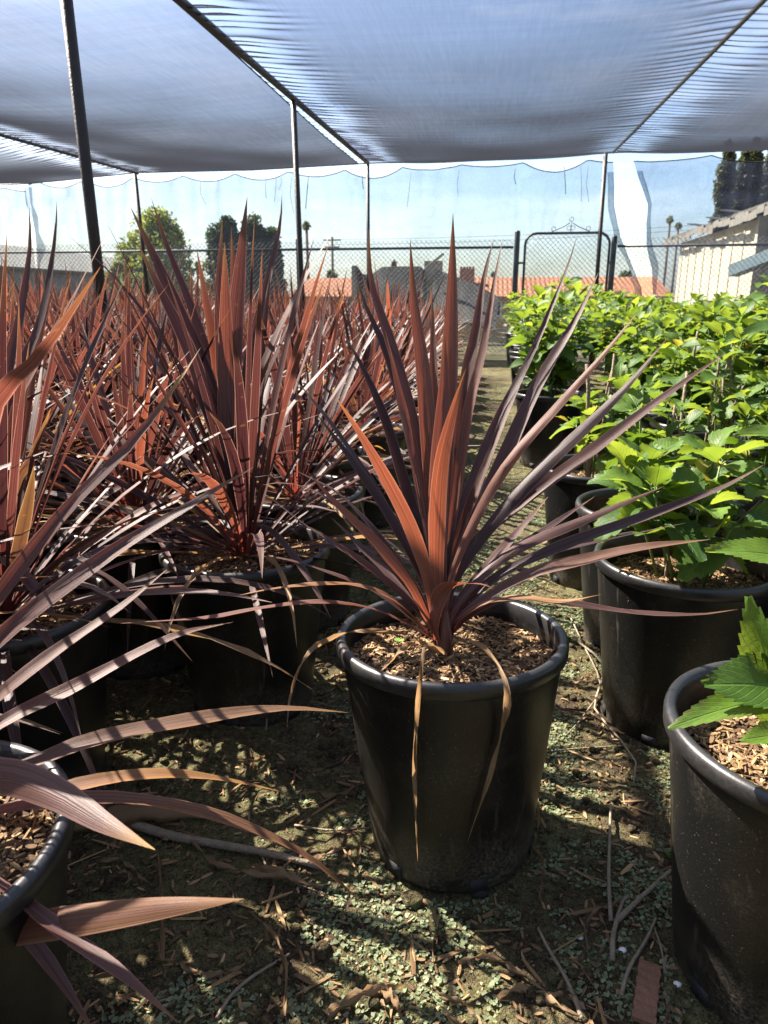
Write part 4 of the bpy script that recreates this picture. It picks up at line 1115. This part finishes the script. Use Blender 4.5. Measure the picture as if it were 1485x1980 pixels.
m = MB(); prism(m, [sp2(Lw + .02, 1.0, 0), sp2(Lw + 3.4, 1.0, 0), sp2(Lw + 3.4, 4.5, 0), sp2(Lw + .02, 4.5, 0)], -1.0, EZ + .1); m.build('porch_wall', M['greywall'], shed, smooth=False)
m = MB(); slab(m, [sp2(-.9, -.22, EZ + .10), sp2(-.9, 2.4, EZ + .95), sp2(Lw + 3.6, 2.4, EZ + .95), sp2(Lw + 3.6, -.22, EZ + .10)], .07); rf_ = m.build('roof', M['fascia'], shed, smooth=False)
m = MB()
rs = random.Random(8)
for k in range(26):
    u = -.9 + (Lw + 4) * k / 26; m.box(sp2(u, -.25, EZ + .05 + rs.uniform(-.05, .05)), (Lw + 4) / 26 * rs.uniform(.7, 1.3), .03, rs.uniform(.10, .2), Matrix.Rotation(math.atan2(ax.y, ax.x), 3, 'Z') @ Matrix.Rotation(rs.uniform(-.06, .06), 3, 'Y'))
m.build('fascia', M['fascia'], rf_, smooth=False)
for u in (2.6, 4.1, 5.4):
    m = MB(); m.box(sp2(u, -.15, EZ + .2), rs.uniform(.7, 1.2), .22, .02, Matrix.Rotation(math.atan2(ax.y, ax.x) + .2, 3, 'Z') @ Matrix.Rotation(.16, 3, 'Y')); m.build('loose_shingle', M['darkroof'], rf_, smooth=False)
m = MB(); a = P(1418, 524, 13.0) - eo; c = P(1530, 480, 11.5) - eo; m.tube([a, c], .14, 4); m.build('awning_beam', M['teal'], shed, smooth=False)
m = MB(); m.box(sp2(Lw + .05, .0, .8), .14, .14, 3.3); m.build('porch_post', M['stucco'], shed, smooth=False)

# grey building, left
l0 = Wc(-160, 30); l1 = Wc(340, 58)
ax2 = (l1 - l0).normalized(); nn = V((ax2.y, -ax2.x, 0)); nn = nn if nn.x > 0 else -nn
bar = empty('grey_building', l0, 0, 'long grey building with a pale low-pitched roof at the far left', 'building'); bo_ = V(bar.location); Lb = (l1 - l0).length
def lb(u, v, z): return l0 + ax2 * u - nn * v + V((0, 0, z)) - bo_
m = MB(); prism(m, [lb(0, 0, 0), lb(Lb, 0, 0), lb(Lb, 9, 0), lb(0, 9, 0)], -2, 2.45); m.build('wall', M['greywall'], bar, smooth=False)
m = MB(); slab(m, [lb(-.6, -.5, 2.45), lb(Lb + .5, -.5, 2.45), lb(Lb + .5, 4.5, 3.95), lb(-.6, 4.5, 3.95)], .12); slab(m, [lb(Lb + .5, 9.5, 2.45), lb(-.6, 9.5, 2.45), lb(-.6, 4.52, 3.95), lb(Lb + .5, 4.52, 3.95)], .12); r2 = m.build('roof', M['greyroof'], bar, smooth=False)
m = MB(); m.box(lb(6.0, 3.9, 4.0), .9, .5, .3); m.build('roof_vent', M['darkroof'], r2, smooth=False)

# trees
def leaf_cloud(m, rnd, c, rad, n, s, tl=0., th=1.):
    for _ in range(n):
        d = V((rnd.gauss(0, 1), rnd.gauss(0, 1), rnd.gauss(0, 1))).normalized(); r = rnd.random() ** .45
        p = V(c) + V((d.x * rad[0], d.y * rad[1], d.z * rad[2])) * r
        a = V((rnd.gauss(0, 1), rnd.gauss(0, 1), rnd.gauss(0, 1))).normalized(); b_ = a.orthogonal().normalized(); q = s * rnd.uniform(.6, 1.4)
        t = rnd.uniform(tl, th); ids = [m.vert(p + a * q * i + b_ * q * .45 * j, c=(t, 0, 0)) for i, j in ((-1, 0), (0, -1), (1, 0), (0, 1))]; m.face(*ids)
def tree(name, label, cat, loc, H, blobs, mat, seed, leaf=.12, trunk_h=None, group=None):
    rnd = random.Random(seed); root = empty(name, loc, 0, label, cat, group)
    m = MB()
    for (c, rad, n) in blobs:
        t0 = rnd.uniform(0, .4); leaf_cloud(m, rnd, c, rad, n, leaf, t0, t0 + .6)
    m.build('crown', M[mat], root, smooth=False)
    m = MB(); th = trunk_h or H * .6; m.tube([(0, 0, -.5), (.05, 0, th * .5), (0, .05, th)], [H * .035, H * .025, H * .012], 8)
    for k in range(5):
        a = k * 1.3; m.tube([(0, 0, th * (.4 + .1 * k)), (math.cos(a) * H * .15, math.sin(a) * H * .15, th * (.6 + .1 * k))], [H * .012, H * .005], 5)
    m.build('trunk', M['bark'], root)
    return root
def gp(px, py, d):
    p = P(px, py, d); return p
def bush_tree(px, top, d, wpx, label, mat, seed, nb=26, leaf=.10, conic=False, name='bushy_tree', gz_=-1.6, cat='tree'):
    tp = P(px, top, d); root = V((tp.x, tp.y, gz_)); H = tp.z - gz_; w = wpx / FPX * d * .5; rnd = random.Random(seed); bl = []
    for k in range(nb):
        f = rnd.uniform(.22, .97); ww = w * ((1 - f) * 1.25 if conic else math.sin(math.pi * min(.98, (f * .88 + .12))) ** .7)
        a = rnd.uniform(0, 6.28); r = ww * rnd.uniform(.3, .85); rr = w * rnd.uniform(.28, .46)
        bl.append(((math.cos(a) * r, math.sin(a) * r, min(H * f, H - rr * .8)), (rr, rr, rr * (1.7 if conic else 1.2)), 330))
    for k in range(nb):
        f = rnd.uniform(.3, 1.03); ww = w * ((1 - min(f, 1)) * 1.3 + .1 if conic else math.sin(math.pi * min(.98, (min(f, 1) * .88 + .12))) ** .7 * 1.05)
        a = rnd.uniform(0, 6.28); rr = w * rnd.uniform(.06, .15)
        bl.append(((math.cos(a) * ww, math.sin(a) * ww, H * f - rr), (rr, rr, rr * 2.2), 50))
    return tree(name, label, cat, root, H, bl, mat, seed, leaf)
bush_tree(300, 412, 30, 176, 'yellow-green bushy tree behind the left net', 'treeyel', 31, 52, .10)
bush_tree(222, 505, 28, 60, 'low round bush left of the yellow-green tree', 'treeyel', 37, 10, .09)
bush_tree(436, 424, 36, 96, 'dark spreading conifer with a flat top, left of its pointed neighbours', 'treedark', 32, 44, .12, False, 'conifer')
bush_tree(488, 432, 37, 110, 'dark conifer in the middle of the dark group', 'treedark', 33, 60, .12, True, 'conifer')
bush_tree(524, 450, 37, 74, 'narrow pointed dark conifer at the right of the dark group', 'treedark', 34, 50, .12, True, 'conifer')
bush_tree(640, 528, 60, 40, 'small round tree low on the skyline by the utility pole', 'treedark', 35, 8, .2)
bush_tree(950, 527, 62, 40, 'small round tree behind the house roof near the chimney', 'treedark', 36, 8, .2)
bush_tree(1212, 528, 62, 70, 'low treetop behind the house roof, right of the gate', 'treedark', 38, 8, .2)
rc_ = random.Random(77)
for k, (px, w_, top, lab) in enumerate(((1412, 40, 268, 'leftmost tall cypress above the cream shed'), (1443, 36, 280, 'second tall cypress from the left above the cream shed'), (1466, 40, 262, 'third tall cypress, close to the right picture edge'), (1500, 46, 272, 'tall cypress cut by the right picture edge'))):
    d = 38 + k; tp = P(px, top, d); root = V((tp.x, tp.y, -1.6)); H = tp.z + 1.6; w = w_ / FPX * d * .5; bl = []
    for q in range(70):
        f = q / 69; ww = w * (min(1, f / .12) if f < .12 else 1) * (1 if f < .8 else 1 - ((f - .8) / .2) ** 2 * .6); a = rc_.uniform(0, 6.28)
        bl.append(((math.cos(a) * ww * .22, math.sin(a) * ww * .22, .4 + f * (H - .8)), (ww * .82, ww * .82, H * .03), 330))
    tree('cypress', lab, 'tree', root, H, bl, 'cyp', 50 + k, .13)
def palm(px, top, d, label, seed, hw):
    tp = P(px, top, d); root = V((tp.x, tp.y, -2)); H = tp.z + 2; r = empty('fan_palm', root, 0, label, 'palm tree'); rnd = random.Random(seed)
    m = MB(); m.tube([(0, 0, -.3), (.05, 0, H * .5), (0, 0, H - hw)], [.19, .16, .14], 8); m.build('trunk', M['bark'], r)
    m = MB()
    for k in range(46):
        a = rnd.uniform(0, 6.28); e = rnd.uniform(-1.1, 1.4); d_ = V((math.cos(a) * math.cos(e), math.sin(a) * math.cos(e), math.sin(e))); s_ = d_.orthogonal().normalized(); t = rnd.random()
        c0 = V((0, 0, H - hw)); tip = c0 + d_ * hw * rnd.uniform(.8, 1.1); md = c0 + d_ * hw * .6
        i = [m.vert(c0, c=(t, 0, 0)), m.vert(md + s_ * hw * .22, c=(t, 0, 0)), m.vert(tip - V((0, 0, hw * .15)), c=(t, 0, 0)), m.vert(md - s_ * hw * .22, c=(t, 0, 0))]; m.face(*i)
    m.build('crown', M['palm'], r, smooth=False)
palm(592, 424, 70, 'lone slim fan palm left of the utility pole', 61, .55)
palm(1297, 414, 90, 'taller fan palm of the distant pair', 62, .6); palm(1313, 427, 95, 'shorter fan palm of the distant pair', 63, .6)
up = P(642, 458, 60); root = V((up.x, up.y, -2)); ut = empty('utility_pole', root, 0, 'thin wooden utility pole on the skyline with a crossarm', 'utility pole'); Hh = up.z + 2
m = MB(); m.tube([(0, 0, -.3), (0, 0, Hh)], [.15, .1], 8); m.build('pole', M['bark'], ut)
m = MB(); m.box((0, 0, Hh - .25), 1.5, .1, .1); m.box((0, 0, Hh - .8), 1.2, .1, .1); m.build('crossarm', M['bark'], ut, smooth=False)
for k, (za, zb_, lab) in enumerate(((472, 405, 'upper overhead cable crossing the sky behind the net'), (480, 432, 'lower overhead cable crossing the sky behind the net'))):
    a = up + V((0, 0, -.2 - .4 * k)); c = P(1700, za - 65, 45); m = MB(); m.tube([a.lerp(c, t) - V((0, 0, .8 * 4 * t * (1 - t) * .5)) for t in [i / 14 for i in range(15)]], .014, 4)
    tag(m.build('overhead_cable', M['cord']), lab, 'cable')

# ------------------------------------------------------------------ GROUND LITTER
pots_xy = [(main_loc, .165), (Cloc, .165), (Dloc, .165), (Eloc, .165), (Bloc, .165), (Aloc, .165), (A2loc, .165), (Floc, .165)]
def free(x, y, m_=0.): return all((x - p.x) ** 2 + (y - p.y) ** 2 > (r + m_) ** 2 for p, r in pots_xy)
gr = random.Random(2)
# liverwort: overlapping lobed scales in patches
m = MB(); cnt = 0
while cnt < 120000:
    x = gr.uniform(-1.0, .75); y = gr.uniform(.42, 3.4) if gr.random() < .9 else gr.uniform(.42, 8)
    if y > 3.4: x = gr.uniform(-.4, .35)
    cnt += 1
    pn = noise.noise(V((x * 4.5, y * 4.5, 11))) + .5 * noise.noise(V((x * 15, y * 15, 13)))
    bias = .12 if x > -.28 else -.18
    if pn + bias < gr.uniform(.02, .24) or not free(x, y): continue
    z = gz(x, y) + gr.uniform(.001, .005); r = gr.uniform(.0018, .0048); a0_ = gr.uniform(0, 6.28); tl = V((gr.gauss(0, .22), gr.gauss(0, .22), 1)).normalized()
    q = V((0, 0, 1)).rotation_difference(tl); t = min(1, max(0, gr.gauss(.5, .25) + pn * .2))
    lob = gr.choice((2, 3, 4)); c = m.vert((x, y, z), c=(t * .7, 0, 0)); ring_ = []
    for k in range(7):
        a = a0_ + 6.2832 * k / 7; rr = r * (1 + .25 * math.sin(lob * a)) * gr.uniform(.8, 1.2); ring_.append(m.vert(V((x, y, z)) + q @ V((math.cos(a) * rr, math.sin(a) * rr, gr.uniform(-.001, .002))), c=(t, 0, 0)))
    for k in range(7): m.face(c, ring_[k], ring_[(k + 1) % 7])
tag(m.build('liverwort', M['liver']), 'pale green liverwort scales carpeting the damp soil', 'moss', kind='stuff')
# bark chips and crumbs on the soil
m = MB()
for _ in range(7500):
    x = gr.uniform(-1.1, .85); y = .4 + 2.4 * gr.random() ** 1.3
    if not free(x, y) : continue
    chip(m, V((x, y, gz(x, y) + gr.uniform(.001, .004))), gr, .004, .026, .25, min(1, max(0, gr.gauss(.42, .22))))
for _ in range(420):
    x = gr.uniform(-.9, .75); y = .45 + 1.8 * gr.random() ** 1.3
    if free(x, y, .02): chip(m, V((x, y, gz(x, y) + .004)), gr, .03, .075, .12, min(1, max(0, gr.gauss(.5, .2))))
tag(m.build('bark_chips', M['chip'], smooth=False), 'loose bark chips and crumbs littering the soil', 'bark chips', kind='stuff')
# crumbly clods
m = MB()
for _ in range(4200):
    x = gr.uniform(-1., .75); y = gr.uniform(.45, 2.4)
    if not free(x, y, .01) or noise.noise(V((x * 3, y * 3, 21))) < gr.uniform(-.45, .15): continue
    r = gr.choice((.0025, .003, .004, .004, .006, .011)); c = V((x, y, gz(x, y) + r * .3)); rows = []
    for i in range(5):
        th = math.pi * i / 4; rows.append([c + V((math.sin(th) * math.cos(k * 1.047), math.sin(th) * math.sin(k * 1.047), math.cos(th) * .7)) * r * (1 + .35 * noise.noise(V((x * 50 + k, y * 50 + i, 2)))) for k in range(6)])
    m.grid(rows, close=True)
tag(m.build('soil_clods', M['ground']), 'crumbly brown soil clods in the aisle', 'soil', kind='stuff')

def gpt(px, py, lift=.004):
    p = on_z(px, py, .0); 
    for _ in range(3): p = on_z(px, py, gz(p.x, p.y))
    return p + V((0, 0, lift))
def ground_strip(label, pix, wpx, name='fallen_leaf', mat='red', dry=1., group=None, cat='dry leaf', lift=.006, arch=.012):
    pts = [gpt(*q, lift) for q in pix]
    for i in range(1, len(pts) - 1): pts[i].z += arch
    m = MB(); cur = catmull(pts, 16); strap(m, cur, wpx / FPX * depth(pts[0]), (cur[8].x, cur[8].y + 5), n=16, tint=.4, dry=dry, fold=.5, across=4, rnd=gr, basew=.7)
    o = V(pts[0]); m.v = [tuple(V(p) - o) for p in m.v]; ob = m.build(name, M[mat], loc=o); return tag(ob, label, cat, group)
def twig(label, lines, r, name='twig', mat='twig', lift=.006, cat='twig', group=None):
    m = MB(); o = None
    for ln in lines:
        pts = [gpt(*q, lift) for q in ln]; o = o or V(pts[0]); cur = catmull(pts, 10); m.tube([p - o for p in cur], [r * (1.1 - .4 * i / 10) for i in range(11)], 7)
    ob = m.build(name, M[mat], loc=o); return tag(ob, label, cat, group)
twig('forked grey twig lying on liverwort before the right pots', [[(1183, 1862), (1186, 1810), (1205, 1745), (1215, 1738)], [(1188, 1790), (1240, 1740), (1318, 1668)]], .0048)
twig('straight thin grey stick pointing away, above the forked twig', [[(1180, 1790), (1176, 1700), (1180, 1565)]], .0036, lift=.012)
twig('thin curved twig beside the right foreground pot', [[(1200, 1930), (1215, 1880), (1250, 1820), (1268, 1780)]], .0034)
twig('fine pale straw at the lower right near the pot foot', [[(1292, 1960), (1280, 1850), (1265, 1800)]], .0022)
twig('long curved straw in front of the middle pot', [[(1125, 1975), (1095, 1900), (1060, 1840), (1040, 1800)]], .0036)
twig('thin straw across the soil between the pots', [[(1050, 1460), (1100, 1453), (1220, 1445)]], .0022)
twig('wiry vine stem trailing along the right pots', [[(1105, 1230), (1130, 1260), (1170, 1290), (1155, 1345), (1150, 1380), (1200, 1440), (1232, 1490), (1225, 1520)]], .0032, 'vine_stem', lift=.012, cat='vine')
twig('second looped vine stem beside the wiry one', [[(1100, 1195), (1125, 1250), (1160, 1330), (1130, 1390), (1095, 1430)]], .0026, 'vine_stem', lift=.014, cat='vine')
twig('stout grey stem lying behind the lower left leaves', [[(250, 1600), (330, 1625), (420, 1642), (520, 1660), (620, 1685)]], .009, 'dead_stalk', lift=.012, cat='stalk')
twig('thin straw crossing the soil left of the middle pot', [[(570, 1600), (640, 1610), (720, 1605)]], .0022)
twig('thin dry stem at the bottom edge left of centre', [[(420, 1975), (440, 1940), (480, 1900), (560, 1850)]], .003)
twig('bent straw at lower left', [[(500, 1640), (520, 1690), (540, 1700), (630, 1735)]], .0022)
twig('little hooked straw standing in the crumbly soil', [[(515, 1425), (517, 1400), (520, 1395)]], .0028, lift=.02)
ground_strip('broad dry strap leaf curving down the bottom middle', [(548, 1975), (552, 1900), (530, 1830), (480, 1765)], 13)
ground_strip('pale papery leaf lying in the shade behind the lower left pot', [(130, 1620), (230, 1610), (330, 1600), (420, 1585)], 42)
ground_strip('dry leaf crossing at the lower left under the blurred leaf', [(310, 1870), (312, 1760), (305, 1640)], 20)
ground_strip('short papery leaf in front of the shaded soil', [(490, 1695), (540, 1715), (620, 1722)], 22)
ground_strip('twisted dry leaf beside the lower left pot', [(355, 1620), (420, 1690), (540, 1715), (640, 1722)], 8)
ground_strip('dry leaf tip right of the middle pot foot', [(1036, 1560), (1040, 1600), (1034, 1640)], 16)
ground_strip('small dry leaf lying on the liverwort right of the pot foot', [(1028, 1650), (1048, 1690), (1040, 1755)], 12)
ground_strip('pale split leaf pieces at the bottom edge', [(640, 1975), (700, 1950), (790, 1910)], 22)
ground_strip('dry leaf flake at the bottom centre', [(720, 1925), (760, 1960), (780, 1978)], 24)
for k in range(64):
    x = gr.uniform(-.8, .6); y = .45 + 1.9 * gr.random()
    if not free(x, y, .06): continue
    a = gr.uniform(0, 6.28); l = gr.uniform(.05, .16); o = V((x, y, 0)); pts = []
    for i in range(5):
        q = o + V((math.cos(a), math.sin(a), 0)) * l * (i / 4 - .5) + V((-math.sin(a), math.cos(a), 0)) * .02 * math.sin(i * 1.2); q.z = gz(q.x, q.y) + .005 + .004 * (i % 2); pts.append(q)
    m = MB(); cur = catmull(pts, 12); strap(m, cur, gr.uniform(.004, .011), (o.x, o.y + 5), dry=1., tint=.4, fold=.6, rnd=gr, basew=.6)
    m.v = [tuple(V(p) - o) for p in m.v]; tag(m.build('fallen_leaf', M['red'], loc=o), 'shrivelled dry leaf scrap on the soil', 'dry leaf', 'shrivelled leaf scraps strewn over the soil')
def rock(label, px, py, r, mat='stone', name='pebble'):
    c = gpt(px, py, r * .35); m = MB(); rows = []
    for i in range(9):
        th = math.pi * i / 8; rows.append([V((math.sin(th) * math.cos(k * .5236) * 1.25, math.sin(th) * math.sin(k * .5236), math.cos(th) * .75)) * r * (1 + .22 * noise.noise(V((px + math.cos(k * .52), i * .5, math.sin(k * .52))))) for k in range(12)])
    m.grid(rows, close=True); return tag(m.build(name, M[mat], loc=c), label, 'stone')
rock('smooth brown pebble in the aisle by the right pots', 1058, 1052, .017); rock('dark stone at the foot of the middle pot', 925, 1727, .015, 'darkroof', 'stone'); rock('crumbly clod before the middle pot', 798, 1745, .017, 'ground', 'soil_clod')
rock('tiny white pebble left of the forked twig', 1122, 1814, .0045, 'white'); rock('white pebble right of the forked twig', 1203, 1840, .006, 'white'); rock('white pebble near the right pot foot', 1310, 1905, .005, 'white'); rock('small white pebble on the lit soil right', 1305, 1480, .005, 'white')
# strip of reddish timber at the bottom right
pA, pB = gpt(1243, 1985, .008), gpt(1256, 1872, .008); dd = pB - pA
m = MB(); ang = math.atan2(dd.y, dd.x); rows = []
for i in range(15):
    t = i / 14; c = pA + dd * t + V((0, 0, .001 * (i % 2))) - pA; s_ = V((-math.sin(ang), math.cos(ang), 0)); w = .017 * (1 + .08 * math.sin(i * 2.3))
    rows.append([c - s_ * w - V((0, 0, .004)), c - s_ * w + V((0, 0, .004)), c + s_ * w + V((0, 0, .005)), c + s_ * w - V((0, 0, .004))])
gg = m.grid(rows, close=True); m.face(*reversed(gg[0])); m.face(*gg[-1])
tag(m.build('wood_strip', M['redwood'], loc=pA, smooth=False), 'flat reddish strip of bark lying at the bottom right', 'wood piece')
# small weeds
for k, (px, py, lab) in enumerate(((1300, 1660, 'small bright weed by the right foreground pot'), (905, 668, 'pale weeds at the far end of the aisle'), (1000, 1100, 'small weed in the aisle behind the middle pot'))):
    c = gpt(px, py, 0) if k != 1 else V((-.25, 9.4, gz(-.25, 9.4))); m = MB(); s = 1 if k != 1 else 7
    for q in range(9 if k != 1 else 40):
        a = gr.uniform(0, 6.28); d = V((math.cos(a), math.sin(a), gr.uniform(.2, 1))); blade(m, V((gr.uniform(-.01, .01) * s, gr.uniform(-.01, .01) * s, .003)), d, V((0, 0, 1)) - d * .3, .018 * s ** .8 * gr.uniform(.6, 1.2), .011 * s ** .8, gr, 3, False, .6, gr.uniform(.3, 1))
    tag(m.build('weed', M['green'], loc=c), lab, 'weed')
print('field', n_field, 'objects', len(bpy.data.objects))
